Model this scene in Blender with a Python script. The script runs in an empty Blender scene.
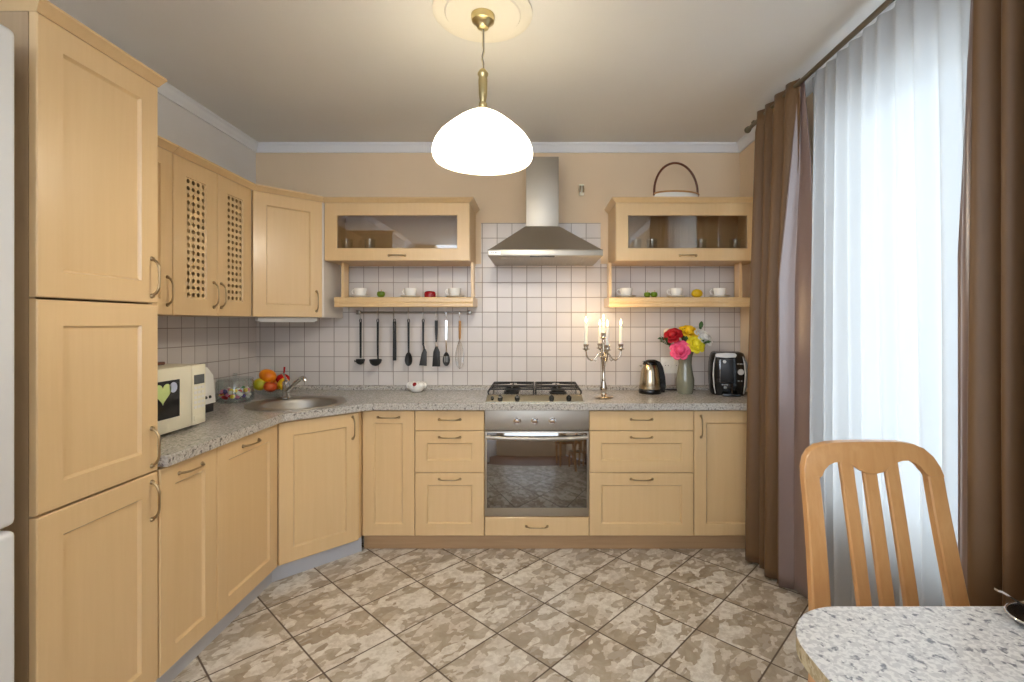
import bpy, bmesh, math, random
from mathutils import Vector, Matrix
R = random.Random(7)
PI = math.pi
sc = bpy.context.scene
COL = sc.collection
CAMZ, F, BD = 1.317, 484.0, 3.315          # eye height, focal length in pixels, distance to back wall

# ------------------------------------------------------------------ helpers
def lin(r, g, b):
    f = lambda c: c/12.92 if c <= .04045 else ((c+.055)/1.055)**2.4
    return (f(r/255), f(g/255), f(b/255), 1)

class MB:
    """collects shapes in one bmesh"""
    def __init__(s): s.bm = bmesh.new()
    def box(s, x0, x1, y0, y1, z0, z1, bev=0, seg=2):
        vs = [s.bm.verts.new((x, y, z)) for z in (z0, z1) for y in (y0, y1) for x in (x0, x1)]
        fs = [(0,2,3,1),(4,5,7,6),(0,1,5,4),(2,6,7,3),(0,4,6,2),(1,3,7,5)]
        faces = [s.bm.faces.new([vs[i] for i in f]) for f in fs]
        if bev:
            es = list({e for f in faces for e in f.edges})
            bmesh.ops.bevel(s.bm, geom=es, offset=bev, segments=seg, affect='EDGES', profile=.5)
        return s
    def loft(s, rings, closed=True, cap0=True, cap1=True):
        vr = [[s.bm.verts.new(p) for p in r] for r in rings]
        n = len(vr[0])
        for a, b in zip(vr, vr[1:]):
            for i in range(n if closed else n-1):
                j = (i+1) % n
                try: s.bm.faces.new((a[i], a[j], b[j], b[i]))
                except ValueError: pass
        if cap0 and n > 2: s.bm.faces.new(vr[0][::-1])
        if cap1 and n > 2: s.bm.faces.new(vr[-1])
        return s
    def circ(s, specs, n=32, cap0=True, cap1=True, sx=1, sy=1):
        """specs: (cx, cy, r, z)"""
        return s.loft([[(cx+sx*r*math.cos(2*PI*i/n), cy+sy*r*math.sin(2*PI*i/n), z) for i in range(n)]
                       for cx, cy, r, z in specs], True, cap0, cap1)
    def lathe(s, prof, c=(0,0,0), n=32, cap0=True, cap1=True):
        return s.circ([(c[0], c[1], r, c[2]+z) for r, z in prof], n, cap0, cap1)
    def tube(s, pts, r, n=8, cap=True):
        pts = [Vector(p) for p in pts]
        rs = r if isinstance(r, (list, tuple)) else [r]*len(pts)
        rings = []; ref = None
        for i, p in enumerate(pts):
            t = (pts[min(i+1, len(pts)-1)] - pts[max(i-1, 0)]).normalized()
            if ref is None:
                ref = Vector((0,0,1)) if abs(t.z) < .9 else Vector((1,0,0))
                ref = (ref - t*ref.dot(t)).normalized()
            else:
                ref = (ref - t*ref.dot(t)).normalized()
            b = t.cross(ref)
            rings.append([p + (ref*math.cos(2*PI*k/n) + b*math.sin(2*PI*k/n))*rs[i] for k in range(n)])
        return s.loft(rings, True, cap, cap)
    def prism(s, poly, axis, a0, a1, bev=0):
        """polygon extruded along an axis: 'x' -> poly (y,z), 'y' -> (x,z), 'z' -> (x,y)"""
        def P(u, v, a): return {'x': (a,u,v), 'y': (u,a,v), 'z': (u,v,a)}[axis]
        A = [s.bm.verts.new(P(u, v, a0)) for u, v in poly]
        B = [s.bm.verts.new(P(u, v, a1)) for u, v in poly]
        fs = [s.bm.faces.new(A[::-1]), s.bm.faces.new(B)]
        for i in range(len(poly)):
            j = (i+1) % len(poly)
            fs.append(s.bm.faces.new((A[i], A[j], B[j], B[i])))
        if bev:
            es = [e for f in fs[:2] for e in f.edges]
            bmesh.ops.bevel(s.bm, geom=es, offset=bev, segments=2, affect='EDGES', profile=.5)
        return s
    def ball(s, c, r, sx=1, sy=1, sz=1, u=16, v=10):
        m = Matrix.Translation(c) @ Matrix.Diagonal((sx*r, sy*r, sz*r, 1))
        bmesh.ops.create_uvsphere(s.bm, u_segments=u, v_segments=v, radius=1, matrix=m)
        return s
    def cyl(s, p0, p1, r0, r1=None, n=24):
        return s.tube([p0, p1], [r0, r0 if r1 is None else r1], n)
    def grid(s, fn, nu, nv):
        vs = [[s.bm.verts.new(fn(i/nu, j/nv)) for j in range(nv+1)] for i in range(nu+1)]
        for i in range(nu):
            for j in range(nv):
                s.bm.faces.new((vs[i][j], vs[i+1][j], vs[i+1][j+1], vs[i][j+1]))
        return s
    def xf(s, m):
        bmesh.ops.transform(s.bm, matrix=m, verts=s.bm.verts); return s
    def build(s, name, mat, parent=None, smooth=35, loc=None, recalc=True):
        if recalc: bmesh.ops.recalc_face_normals(s.bm, faces=s.bm.faces)
        me = bpy.data.meshes.new(name); s.bm.to_mesh(me); s.bm.free()
        me.materials.append(mat)
        if smooth:
            me.shade_smooth(); me.set_sharp_from_angle(angle=math.radians(smooth))
        o = bpy.data.objects.new(name, me); COL.objects.link(o)
        if parent: o.parent = parent
        if loc: o.location = loc
        return o

def tag(o, label, cat, group=None, kind=None):
    o['label'] = label; o['category'] = cat
    if group: o['group'] = group
    if kind: o['kind'] = kind
    return o
def thing(name, label, cat, loc=(0,0,0), rz=0, group=None):
    o = bpy.data.objects.new(name, None); COL.objects.link(o)
    o.empty_display_size = .05
    o.location = loc; o.rotation_euler = (0,0,rz)
    return tag(o, label, cat, group)
def struct(o): o['kind'] = 'structure'; return o
def dup(root, loc, rz=None, label=None):
    r = root.copy(); COL.objects.link(r); r.location = loc
    if rz is not None: r.rotation_euler = (0,0,rz)
    if label: r['label'] = label
    for ch in list(root.children):
        c = ch.copy(); COL.objects.link(c); c.parent = r
        for g in list(ch.children):
            d = g.copy(); COL.objects.link(d); d.parent = c
    return r
def Y(d): return d - BD                       # distance from the camera plane -> world y
def XP(px, d): return (px-535)*d/F
def ZP(py, d): return CAMZ - (py-323)*d/F

# ------------------------------------------------------------------ materials
class N:
    """tiny node wrapper"""
    def __init__(s, name):
        s.m = bpy.data.materials.new(name); s.m.use_nodes = True
        s.t = s.m.node_tree; s.b = s.t.nodes['Principled BSDF']; s.o = s.t.nodes['Material Output']
    def n(s, typ, **kw):
        x = s.t.nodes.new(typ)
        for k, v in kw.items(): setattr(x, k, v)
        return x
    def l(s, a, b): s.t.links.new(a, b)
    def math(s, op, a, b=None, c=None):
        x = s.n('ShaderNodeMath', operation=op)
        for i, v in enumerate((a, b, c)):
            if v is None: continue
            if isinstance(v, (int, float)): x.inputs[i].default_value = v
            else: s.l(v, x.inputs[i])
        return x.outputs[0]
    def mix(s, f, a, b):
        x = s.n('ShaderNodeMix', data_type='RGBA')
        for i, v in ((0, f), (6, a), (7, b)):
            if isinstance(v, (int, float, tuple)): x.inputs[i].default_value = v
            else: s.l(v, x.inputs[i])
        return x.outputs[2]
    def coord(s): return s.n('ShaderNodeTexCoord').outputs['Object']
    def geo(s): return s.n('ShaderNodeNewGeometry').outputs['Position']
    def mapping(s, v, scale=(1,1,1), loc=(0,0,0)):
        x = s.n('ShaderNodeMapping'); s.l(v, x.inputs[0])
        x.inputs[1].default_value = loc; x.inputs[3].default_value = scale
        return x.outputs[0]
    def noise(s, v, scale, detail=3, rough=.5, dist=0):
        x = s.n('ShaderNodeTexNoise'); s.l(v, x.inputs['Vector'])
        x.inputs['Scale'].default_value = scale; x.inputs['Detail'].default_value = detail
        x.inputs['Roughness'].default_value = rough; x.inputs['Distortion'].default_value = dist
        return x.outputs
    def ramp(s, f, stops, interp='LINEAR'):
        x = s.n('ShaderNodeValToRGB'); s.l(f, x.inputs[0]); cr = x.color_ramp; cr.interpolation = interp
        while len(cr.elements) < len(stops): cr.elements.new(.5)
        for e, (p, c) in zip(cr.elements, stops): e.position = p; e.color = c
        return x.outputs[0]
    def bump(s, h, strength=.2, dist=.01):
        x = s.n('ShaderNodeBump'); s.l(h, x.inputs['Height'])
        x.inputs['Strength'].default_value = strength; x.inputs['Distance'].default_value = dist
        s.l(x.outputs[0], s.b.inputs['Normal'])
    def set(s, **kw):
        for k, v in kw.items():
            k = k.replace('_', ' ')
            if isinstance(v, (int, float, tuple)): s.b.inputs[k].default_value = v
            else: s.l(v, s.b.inputs[k])
        return s

def flat(name, rgb, rough=.5, metal=0, **kw):
    n = N(name); n.set(Base_Color=lin(*rgb), Roughness=rough, Metallic=metal, **kw)
    c = n.coord(); h = n.noise(c, 40, 2)[0]
    n.bump(h, .02, .002)
    return n.m

def wood(name, a, b, rough=.33, gscale=(30,30,1.6), coat=.25):
    n = N(name); c = n.coord()
    v = n.mapping(c, gscale)
    h = n.noise(v, 1.6, 5, .6, .6)[0]
    big = n.noise(c, 1.7, 2)[0]
    col = n.mix(n.ramp(h, [(.3, (0,0,0,1)), (.72, (1,1,1,1))]), lin(*a), lin(*b))
    col = n.mix(n.math('MULTIPLY', big, .35), col, lin(*b))
    n.set(Base_Color=col, Roughness=rough, Coat_Weight=coat, Coat_Roughness=.22)
    n.bump(h, .03, .002)
    return n.m

M = {}
M['wood'] = wood('maple_front', (225,193,145), (220,187,138), coat=.5)
M['carcass'] = wood('maple_carcass', (217,182,132), (210,173,122), .45)
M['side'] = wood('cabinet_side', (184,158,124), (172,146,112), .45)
M['plinth_wood'] = wood('plinth_wood', (190,156,118), (176,142,104), .4, (1.6,30,30))
M['chairwood'] = wood('beech', (218,168,112), (204,150,92), .28, (28,28,2.4), .4)
M['darkwood'] = wood('dark_bent_wood', (120,66,32), (92,48,24), .35)
M['lightwood'] = wood('light_wood', (196,146,84), (176,124,66), .45)
M['parquet'] = wood('parquet', (132,84,48), (112,68,38), .55, (3,30,30), .0)
M['plinth_grey'] = flat('grey_plinth', (196,198,204), .35)
M['pale'] = flat('pale_window_lit', (218,210,200), .4)  # corner wall cabinet body: paleness of window light put into the colour
M['white'] = flat('white_plastic', (236,234,228), .35)
M['fridge'] = flat('fridge_white', (228,230,232), .25)
M['cream'] = flat('cream_plastic', (238,232,208), .32)
M['porcelain'] = flat('porcelain', (244,242,236), .15)
M['black'] = flat('black_plastic', (14,14,15), .22)
M['matte_black'] = flat('black_nylon', (24,23,23), .45)
M['iron'] = flat('cast_iron', (26,25,24), .5)
M['chrome'] = flat('chrome', (225,225,225), .09, 1)
M['silver'] = flat('silver', (205,198,186), .16, 1)
M['pewter'] = flat('pewter_handle', (172,150,116), .3, 1)
M['brass'] = flat('pale_brass', (206,190,142), .3, 1)
M['rail'] = flat('rail_metal', (150,146,140), .28, 1)
M['rod'] = flat('rod_metal', (128,122,110), .35, 1)
M['lip'] = flat('rosette_plaster', (236,230,216), .7)
M['cornice'] = flat('cornice_white', (232,233,236), .6)
M['red'] = flat('red_glaze', (150,22,30), .25)
M['wax'] = flat('candle_wax', (246,240,226), .4, Subsurface_Weight=.2)
M['cord'] = flat('pale_cord', (206,194,160), .5)
M['leaf'] = flat('leaf_green', (58,92,46), .5)
M['stem'] = flat('stem_green', (84,112,60), .5)
M['lightgrey'] = flat('light_grey_plastic', (205,204,202), .35)
M['grey_marks'] = flat('grey_print', (150,152,152), .5)
M['dark_screen'] = flat('dark_display', (96,98,96), .2)

def steel(name, rgb, rough=.28):
    n = N(name); v = n.mapping(n.coord(), (1.5, 1.5, 160))
    h = n.noise(v, 3, 3)[0]
    n.set(Base_Color=lin(*rgb), Metallic=1.0, Roughness=n.math('MULTIPLY_ADD', h, .12, rough-.06))
    n.bump(h, .02, .001)
    return n.m
M['steel'] = steel('brushed_steel', (176,170,160), .46)
M['steel_dark'] = steel('oven_steel', (184,177,166), .36)

def fruit(name, a, b, rough=.35):
    n = N(name); h = n.noise(n.coord(), 18, 3)[0]
    n.set(Base_Color=n.mix(n.ramp(h, [(.38,(0,0,0,1)),(.62,(1,1,1,1))]), lin(*a), lin(*b)), Roughness=rough)
    n.bump(n.noise(n.coord(), 300, 2)[0], .08, .002)
    return n.m
M['orange'] = fruit('orange_peel', (240,150,20), (226,120,16))
M['lemon'] = fruit('lemon_peel', (240,206,40), (222,180,24))
M['lime'] = fruit('green_apple_skin', (120,150,36), (96,126,24))
M['apple'] = fruit('red_apple_skin', (176,24,22), (204,92,34))
M['mango'] = fruit('yellow_green_peel', (214,186,30), (170,170,36))
M['pepper'] = flat('red_pepper_skin', (176,20,20), .2)

def granite(name, base, mid, dark, scale=95):
    n = N(name); c = n.geo()
    a = n.noise(c, scale, 2, .55, .4)[0]
    b = n.noise(n.mapping(c, (1,1,1), (3,5,1)), scale*.6, 3, .55, .3)[0]
    col = n.mix(n.ramp(a, [(.44,(0,0,0,1)),(.56,(1,1,1,1))]), lin(*base), lin(*mid))
    col = n.mix(n.ramp(b, [(.57,(0,0,0,1)),(.66,(1,1,1,1))]), col, lin(*dark))
    n.set(Base_Color=col, Roughness=.22)
    return n.m
M['granite'] = granite('granite_laminate', (196,191,184), (168,163,155), (112,107,104), 120)
M['granite_table'] = granite('granite_table', (232,232,230), (206,206,206), (132,134,140), 100)
M['granite_edge'] = granite('granite_table_edge', (206,192,160), (184,168,132), (130,116,92), 75)

def grid_mask(n, u, p, u0, g):
    f = n.math('FRACT', n.math('DIVIDE', n.math('SUBTRACT', u, u0), p))
    d = n.math('MULTIPLY', n.math('MINIMUM', f, n.math('SUBTRACT', 1.0, f)), p)
    idx = n.math('FLOOR', n.math('DIVIDE', n.math('SUBTRACT', u, u0), p))
    x = n.n('ShaderNodeMapRange'); n.l(d, x.inputs[0])
    x.inputs[1].default_value = g*.35; x.inputs[2].default_value = g*.75
    return x.outputs[0], idx          # 0 on the joint, 1 on the tile
def tiles(name, axis, u0):
    n = N(name); s = n.n('ShaderNodeSeparateXYZ'); n.l(n.geo(), s.inputs[0])
    mu, iu = grid_mask(n, s.outputs[axis], .1013, u0, .0042)
    mz, iz = grid_mask(n, s.outputs[2], .1013, .884, .0042)
    m = n.math('MULTIPLY', mu, mz)
    cv = n.n('ShaderNodeCombineXYZ'); n.l(iu, cv.inputs[0]); n.l(iz, cv.inputs[1])
    wn = n.n('ShaderNodeTexWhiteNoise'); n.l(cv.outputs[0], wn.inputs[0])
    t = n.mix(wn.outputs[0], lin(222,214,209), lin(212,205,200))
    n.set(Base_Color=n.mix(m, lin(150,138,128), t), Roughness=n.math('MULTIPLY_ADD', m, -.45, .7))
    n.bump(m, .25, .003)
    return n.m
M['tile_back'] = tiles('wall_tiles', 0, .957)
M['tile_left'] = tiles('wall_tiles_left', 1, 0.0)

def floor_mat():
    n = N('floor_tiles'); s = n.n('ShaderNodeSeparateXYZ'); n.l(n.geo(), s.inputs[0])
    X = n.math('SUBTRACT', s.outputs[0], -.588); Yy = n.math('SUBTRACT', s.outputs[1], Y(2.041))
    u = n.math('ADD', n.math('MULTIPLY', X, .6845), n.math('MULTIPLY', Yy, .729))
    v = n.math('ADD', n.math('MULTIPLY', X, -.729), n.math('MULTIPLY', Yy, .6845))
    mu, iu = grid_mask(n, u, .302, 0, .0060); mv, iv = grid_mask(n, v, .302, 0, .0060)
    m = n.math('MULTIPLY', mu, mv)
    cv = n.n('ShaderNodeCombineXYZ'); n.l(iu, cv.inputs[0]); n.l(iv, cv.inputs[1])
    wn = n.n('ShaderNodeTexWhiteNoise'); n.l(cv.outputs[0], wn.inputs[0])
    off = n.n('ShaderNodeVectorMath', operation='SCALE'); n.l(wn.outputs[1], off.inputs[0]); off.inputs['Scale'].default_value = 9
    pos = n.n('ShaderNodeVectorMath', operation='ADD')
    cu = n.n('ShaderNodeCombineXYZ'); n.l(u, cu.inputs[0]); n.l(v, cu.inputs[1])
    n.l(cu.outputs[0], pos.inputs[0]); n.l(off.outputs[0], pos.inputs[1])
    dn = n.noise(pos.outputs[0], 9, 3)[1]
    d2 = n.n('ShaderNodeVectorMath', operation='SCALE'); n.l(dn, d2.inputs[0]); d2.inputs['Scale'].default_value = .045
    p2 = n.n('ShaderNodeVectorMath', operation='ADD'); n.l(pos.outputs[0], p2.inputs[0]); n.l(d2.outputs[0], p2.inputs[1])
    def vor(scale):
        x = n.n('ShaderNodeTexVoronoi'); n.l(n.mapping(p2.outputs[0], (1, 1.7, 1)), x.inputs['Vector']); x.inputs['Scale'].default_value = scale; x.distance = 'MANHATTAN'
        sp = n.n('ShaderNodeSeparateColor'); n.l(x.outputs['Color'], sp.inputs[0]); return sp.outputs[0]
    a, b = vor(11), vor(21)
    fine = n.noise(pos.outputs[0], 30, 6, .7)[0]
    vein = n.noise(pos.outputs[0], 7, 4, .6, 1.5)[0]
    col = n.mix(fine, lin(168,154,134), lin(206,195,178))
    col = n.mix(n.ramp(vein, [(.40,(.7,.7,.7,1)),(.60,(0,0,0,1))]), col, lin(152,134,110))
    col = n.mix(n.ramp(b, [(.62,(0,0,0,1)),(.64,(.8,.8,.8,1))]), col, lin(222,214,202))
    col = n.mix(n.ramp(a, [(.70,(0,0,0,1)),(.72,(.9,.9,.9,1))]), col, lin(230,224,213))
    col = n.mix(n.ramp(a, [(.14,(.5,.5,.5,1)),(.16,(0,0,0,1))]), col, lin(136,117,94))
    col = n.mix(n.ramp(fine, [(.42,(.45,.45,.45,1)),(.56,(0,0,0,1))]), col, lin(176,161,140))
    n.set(Base_Color=n.mix(m, lin(100,84,70), col), Roughness=n.math('MULTIPLY_ADD', m, -.42, .75))
    n.bump(m, .3, .003)
    return n.m
M['floor'] = floor_mat()

def wallpaper(name, a, b):
    n = N(name); c = n.geo()
    h = n.noise(c, 5, 4, .6)[0]
    n.set(Base_Color=n.mix(h, lin(*a), lin(*b)), Roughness=.8)
    n.bump(n.noise(c, 220, 3)[0], .12, .002)
    return n.m
M['wall'] = wallpaper('cream_wallpaper', (232,210,180), (226,202,170))
M['wall_pale'] = wallpaper('pale_left_wall', (232,229,228), (226,223,220))  # left wall, lighter and greyer than the cream back wall
M['ceiling'] = wallpaper('ceiling_paint', (228,226,222), (224,221,216))

def glass(name, tint=(255,255,255), gloss=.08, rough=.0, ior=1.5):
    n = N(name); t = n.t
    tr = n.n('ShaderNodeBsdfTransparent'); tr.inputs[0].default_value = lin(*tint)
    gl = n.n('ShaderNodeBsdfGlossy'); gl.inputs['Roughness'].default_value = rough
    fr = n.n('ShaderNodeLayerWeight'); fr.inputs[0].default_value = .5
    f = n.math('MULTIPLY_ADD', n.math('POWER', fr.outputs['Facing'], 3.5), .55, gloss+.03)
    mx = n.n('ShaderNodeMixShader'); n.l(f, mx.inputs[0]); n.l(tr.outputs[0], mx.inputs[1]); n.l(gl.outputs[0], mx.inputs[2])
    n.l(mx.outputs[0], n.o.inputs[0]); return n.m
M['glass'] = glass('clear_glass', (246,250,250), .03)
M['cab_glass'] = glass('cabinet_glass', (240,238,234), .09)
M['win_glass'] = glass('window_glass', (245,250,252), .02)

def oven_glass():
    n = N('oven_glass'); n.set(Base_Color=lin(44,38,32), Roughness=.05, Specular_IOR_Level=.9, Coat_Weight=1.0, Coat_IOR=2.4, Coat_Roughness=.04)
    return n.m
M['oven_glass'] = oven_glass()

def emis(name, rgb, s):
    n = N(name); n.set(Base_Color=lin(*rgb), Emission_Color=lin(*rgb), Emission_Strength=s); return n.m
M['flame'] = emis('flame', (255,226,160), 9)
M['bulb'] = emis('bulb_glass', (255,246,224), 12)

def shade_mat():
    n = N('alabaster_glass'); c = n.coord()
    h = n.noise(n.mapping(c, (1,1,3)), 9, 3, .5, 1.2)[0]
    col = n.mix(n.ramp(h, [(.4,(0,0,0,1)),(.6,(1,1,1,1))]), lin(255,250,236), lin(250,243,224))
    n.set(Base_Color=col, Roughness=.3, Emission_Color=col, Emission_Strength=.12)
    t = n.n('ShaderNodeBsdfTranslucent'); n.l(col, t.inputs[0])
    mx = n.n('ShaderNodeMixShader'); mx.inputs[0].default_value = .4
    n.l(n.b.outputs[0], mx.inputs[1]); n.l(t.outputs[0], mx.inputs[2]); n.l(mx.outputs[0], n.o.inputs[0])
    return n.m
M['shade'] = shade_mat()

def sheer():
    n = N('sheer_voile'); c = n.geo()
    tr = n.n('ShaderNodeBsdfTransparent')
    tl = n.n('ShaderNodeBsdfTranslucent'); tl.inputs[0].default_value = lin(160,158,155)
    df = n.n('ShaderNodeBsdfDiffuse'); df.inputs[0].default_value = lin(236,239,244)
    a = n.n('ShaderNodeMixShader'); a.inputs[0].default_value = .35
    n.l(tl.outputs[0], a.inputs[1]); n.l(df.outputs[0], a.inputs[2])
    b = n.n('ShaderNodeMixShader'); b.inputs[0].default_value = .965
    n.l(tr.outputs[0], b.inputs[1]); n.l(a.outputs[0], b.inputs[2]); n.l(b.outputs[0], n.o.inputs[0])
    return n.m
M['sheer'] = sheer()
def drape(name, rgb, rough, sheen=.3):
    n = N(name); c = n.geo()
    w = n.n('ShaderNodeTexWave'); n.l(c, w.inputs[0]); w.bands_direction = 'Z'; w.inputs['Scale'].default_value = 130
    w.inputs['Distortion'].default_value = 1.0
    n.set(Base_Color=lin(*rgb), Roughness=rough, Sheen_Weight=sheen, Sheen_Roughness=.4)
    n.bump(w.outputs[1], .15, .001)
    return n.m
M['drape'] = drape('brown_drape', (108,79,48), .5, .1)
M['lining'] = drape('lilac_lining', (124,102,98), .30, .05)
_b = M['lining'].node_tree.nodes['Principled BSDF']; _b.inputs['Specular IOR Level'].default_value = .9; _b.inputs['Coat Weight'].default_value = .6; _b.inputs['Coat Roughness'].default_value = .34; _b.inputs['Coat IOR'].default_value = 1.7

# ------------------------------------------------------------------ the room
XL, XR, ZC, YR = -1.911, 1.404, 2.543, -4.9
struct(MB().box(XL-.15, XR+.15, -2.6, .15, -.1, 0).build('floor', M['floor'], smooth=0))
struct(MB().box(XL-.15, XR+.15, YR, -2.601, -.1, 0).build('floor', M['parquet'], smooth=0))
struct(MB().box(XL-.15, XR+.15, YR, .15, ZC, ZC+.1).build('ceiling', M['ceiling'], smooth=0))
struct(MB().box(XL-.15, XR+.15, 0, .15, 0, ZC).build('wall_back', M['wall'], smooth=0))
struct(MB().box(XL-.15, XL, YR, 0, 0, ZC).build('wall_left', M['wall_pale'], smooth=0))
WY0, WY1, WZ0, WZ1 = Y(.75), Y(2.32), .42, 2.36       # window opening
w = MB()
w.box(XR, XR+.15, YR, WY0, 0, ZC); w.box(XR, XR+.15, WY1, 0, 0, ZC)
w.box(XR, XR+.15, WY0, WY1, 0, WZ0); w.box(XR, XR+.15, WY0, WY1, WZ1, ZC)
struct(w.build('wall_right', M['wall'], smooth=0))
# tiled splashback (back wall, left wall)
z0 = .862
t = MB(); t.prism([(XL+.008, z0), (XR-.002, z0), (XR-.002, 1.72), (.448, 1.72), (.448, 2.0), (-.368, 2.0), (-.368, 1.72), (XL+.008, 1.72)], 'y', -.008, -.0005)
o = struct(t.build('trim_1', M['tile_back'], smooth=0))
struct(MB().box(XL+.0005, XL+.008, Y(1.66), -.0005, z0, 1.46).build('trim_2', M['tile_left'], smooth=0))
# cornice under the ceiling
prof = [(0,0), (.0, -.060), (.010, -.060), (.013, -.048), (.020, -.040), (.028, -.026), (.032, -.014), (.037, -.012), (.037, 0)]
def cornice(name, axis, sgn, base, a0, a1):
    poly = [(base+sgn*u, ZC-.0005+v) for u, v in prof]
    b = MB(); b.prism(poly, axis, a0, a1); struct(b.build(name, M['cornice'], smooth=50))
cornice('trim_3', 'x', -1, -.0005, XL+.001, XR-.001)
cornice('trim_4', 'y', 1, XL+.0005, YR, -.001)
cornice('trim_5', 'y', -1, XR-.0005, YR, -.001)
struct(MB().box(XR-.016, XR-.001, YR, Y(2.70), .001, .07, .003).build('baseboard_right', M['cornice']))
struct(MB().box(XL+.001, XL+.016, YR, Y(.55), .001, .07, .003).build('baseboard_left', M['cornice']))
b = MB(); b.box(XL-.15, XR+.15, YR-.15, YR, 0, .95); b.box(XL-.15, XL+.35, YR-.15, YR, .95, ZC); b.box(XR-.35, XR+.15, YR-.15, YR, .95, ZC)  # unseen parapet added to darken the oven reflection, open above for sky fill
struct(b.build('wall_rear_unseen', M['wall'], smooth=0))
# window
win = bpy.data.objects.new('window_1', None); COL.objects.link(win); struct(win)
wf = MB()
def fr(b, y0, y1, z0, z1, t, x0, x1):
    b.box(x0, x1, y0, y1, z0, z0+t, .004); b.box(x0, x1, y0, y1, z1-t, z1, .004)
    b.box(x0, x1, y0, y0+t, z0+t, z1-t, .004); b.box(x0, x1, y1-t, y1, z0+t, z1-t, .004)
fr(wf, WY0+.001, WY1-.001, WZ0+.001, WZ1-.001, .06, XR+.06, XR+.12)
ym = WY0 + (WY1-WY0)*.42
wf.box(XR+.06, XR+.12, ym-.04, ym+.04, WZ0+.06, WZ1-.06, .004)
wf.build('frame', M['white'], win)
for a, b in ((WY0+.06, ym-.04), (ym+.04, WY1-.06)):
    s = MB(); fr(s, a, b, WZ0+.06, WZ1-.06, .055, XR+.055, XR+.11); so = s.build('sash', M['white'], win)
    MB().box(XR+.08, XR+.086, a+.05, b-.05, WZ0+.11, WZ1-.11).build('pane', M['win_glass'], so, 0)
MB().box(XR-.04, XR+.058, WY0+.002, WY1-.002, WZ0+.001, WZ0+.03, .006).build('sill', M['white'], win)

# ------------------------------------------------------------------ cabinets
def handle_mb(p, vertical, L=.12, out=.024, r=.0038):
    """bow handle centred at p on a front face (facing -y)"""
    b = MB(); pts = []
    for i in range(13):
        t = i/12; a = (t-.5)*L
        d = out*(1-abs(2*t-1)**4.5)
        pts.append((0, -d-.002, a) if vertical else (a, -d-.002, 0))
    rs = [r*(1.25-.35*math.sin(PI*i/12)) for i in range(13)]
    b.tube(pts, rs, 8)
    for e in (-.5, .5):
        c = (0,-.0015,e*L) if vertical else (e*L,-.0015,0)
        b.cyl((c[0], -.0005, c[2]), (c[0], -.007, c[2]), .0085, .006, 12)
    return b.xf(Matrix.Translation(p))
def door_mb(x0, x1, z0, z1, style='panel', fw=.062, t=.02):
    b = MB()
    def ring(i, y): return [(x0+i, y, z0+i), (x1-i, y, z0+i), (x1-i, y, z1-i), (x0+i, y, z1-i)]
    if style == 'flat':
        b.loft([ring(0, t), ring(0, .003), ring(.003, 0)])
    elif style == 'panel':
        b.loft([ring(0, t), ring(0, .003), ring(.003, 0), ring(fw, 0), ring(fw+.002, .004), ring(fw+.007, .009)])
    elif style in ('glass', 'lattice'):
        b.loft([ring(0, t), ring(0, .003), ring(.003, 0), ring(fw, 0), ring(fw+.003, .005), ring(fw+.003, t)], cap0=False, cap1=False)
        b.loft([ring(0, t), ring(fw+.003, t)], cap0=False, cap1=False)
    return b
def lattice_mb(x0, x1, z0, z1, nc, nr, r=.0105, y=.004, th=.003):
    b = MB(); bm = b.bm; cw, ch = (x1-x0)/nc, (z1-z0)/nr
    for i in range(nc):
        for j in range(nr):
            cx, cz = x0+(i+.5)*cw, z0+(j+.5)*ch
            outer, inner, back = [], [], []
            for k in range(8):
                a = k*PI/4
                m = max(abs(math.cos(a)), abs(math.sin(a)))
                outer.append((cx+math.cos(a)/m*cw/2, y, cz+math.sin(a)/m*ch/2))
                inner.append((cx+r*math.cos(a), y, cz+r*math.sin(a)))
                back.append((cx+r*math.cos(a), y+th, cz+r*math.sin(a)))
            b.loft([outer, inner, back], True, False, False)
    bmesh.ops.remove_doubles(bm, verts=bm.verts, dist=.0003)
    return b
def carcass_mb(w, d, z0, z1, th=.018, y0=.0215, top=True):
    b = MB()
    b.box(.0005, th, y0, d, z0, z1); b.box(w-th, w-.0005, y0, d, z0, z1)
    b.box(th, w-th, y0, d, z0, z0+th)
    if top: b.box(th, w-th, y0, d, z1-th, z1)
    b.box(th, w-th, d-.008, d, z0+th, z1-th)
    return b
def crown(root, w, d, z, lo=0, ro=0, h=.032, o=.026):
    """stepped crown along the front; lo/ro scale the overhang at the ends"""
    b = MB()
    def rg(k, zz): return [(-lo*k, -k, zz), (w+ro*k, -k, zz), (w+ro*k, d, zz), (-lo*k, d, zz)]
    b.loft([rg(.001, z), rg(.004, z+h*.12), rg(o*.35, z+h*.3), rg(o*.8, z+h*.62), rg(o, z+h*.74), rg(o, z+h*.97), rg(o-.002, z+h)])
    return b.build('crown_moulding', M['wood'], root, 40)
def front(root, name, x0, x1, z0, z1, style='panel', h=None, fw=.062, mat=None):
    d = door_mb(x0, x1, z0, z1, style, fw).build(name, mat or M['wood'], root, 30)
    if h:
        hx, hz, v = h[:3]; L = h[3] if len(h) > 3 else .12
        handle_mb((hx, 0, hz), v, L).build('handle', M['pewter'], d, 50)
    if style == 'glass':
        MB().box(x0+fw-.004, x1-fw+.004, .010, .014, z0+fw-.004, z1-fw+.004).build('glass_pane', M['cab_glass'], d, 0)
    return d

DB0, DB1 = .10, .815        # base doors
g = .0015
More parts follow.
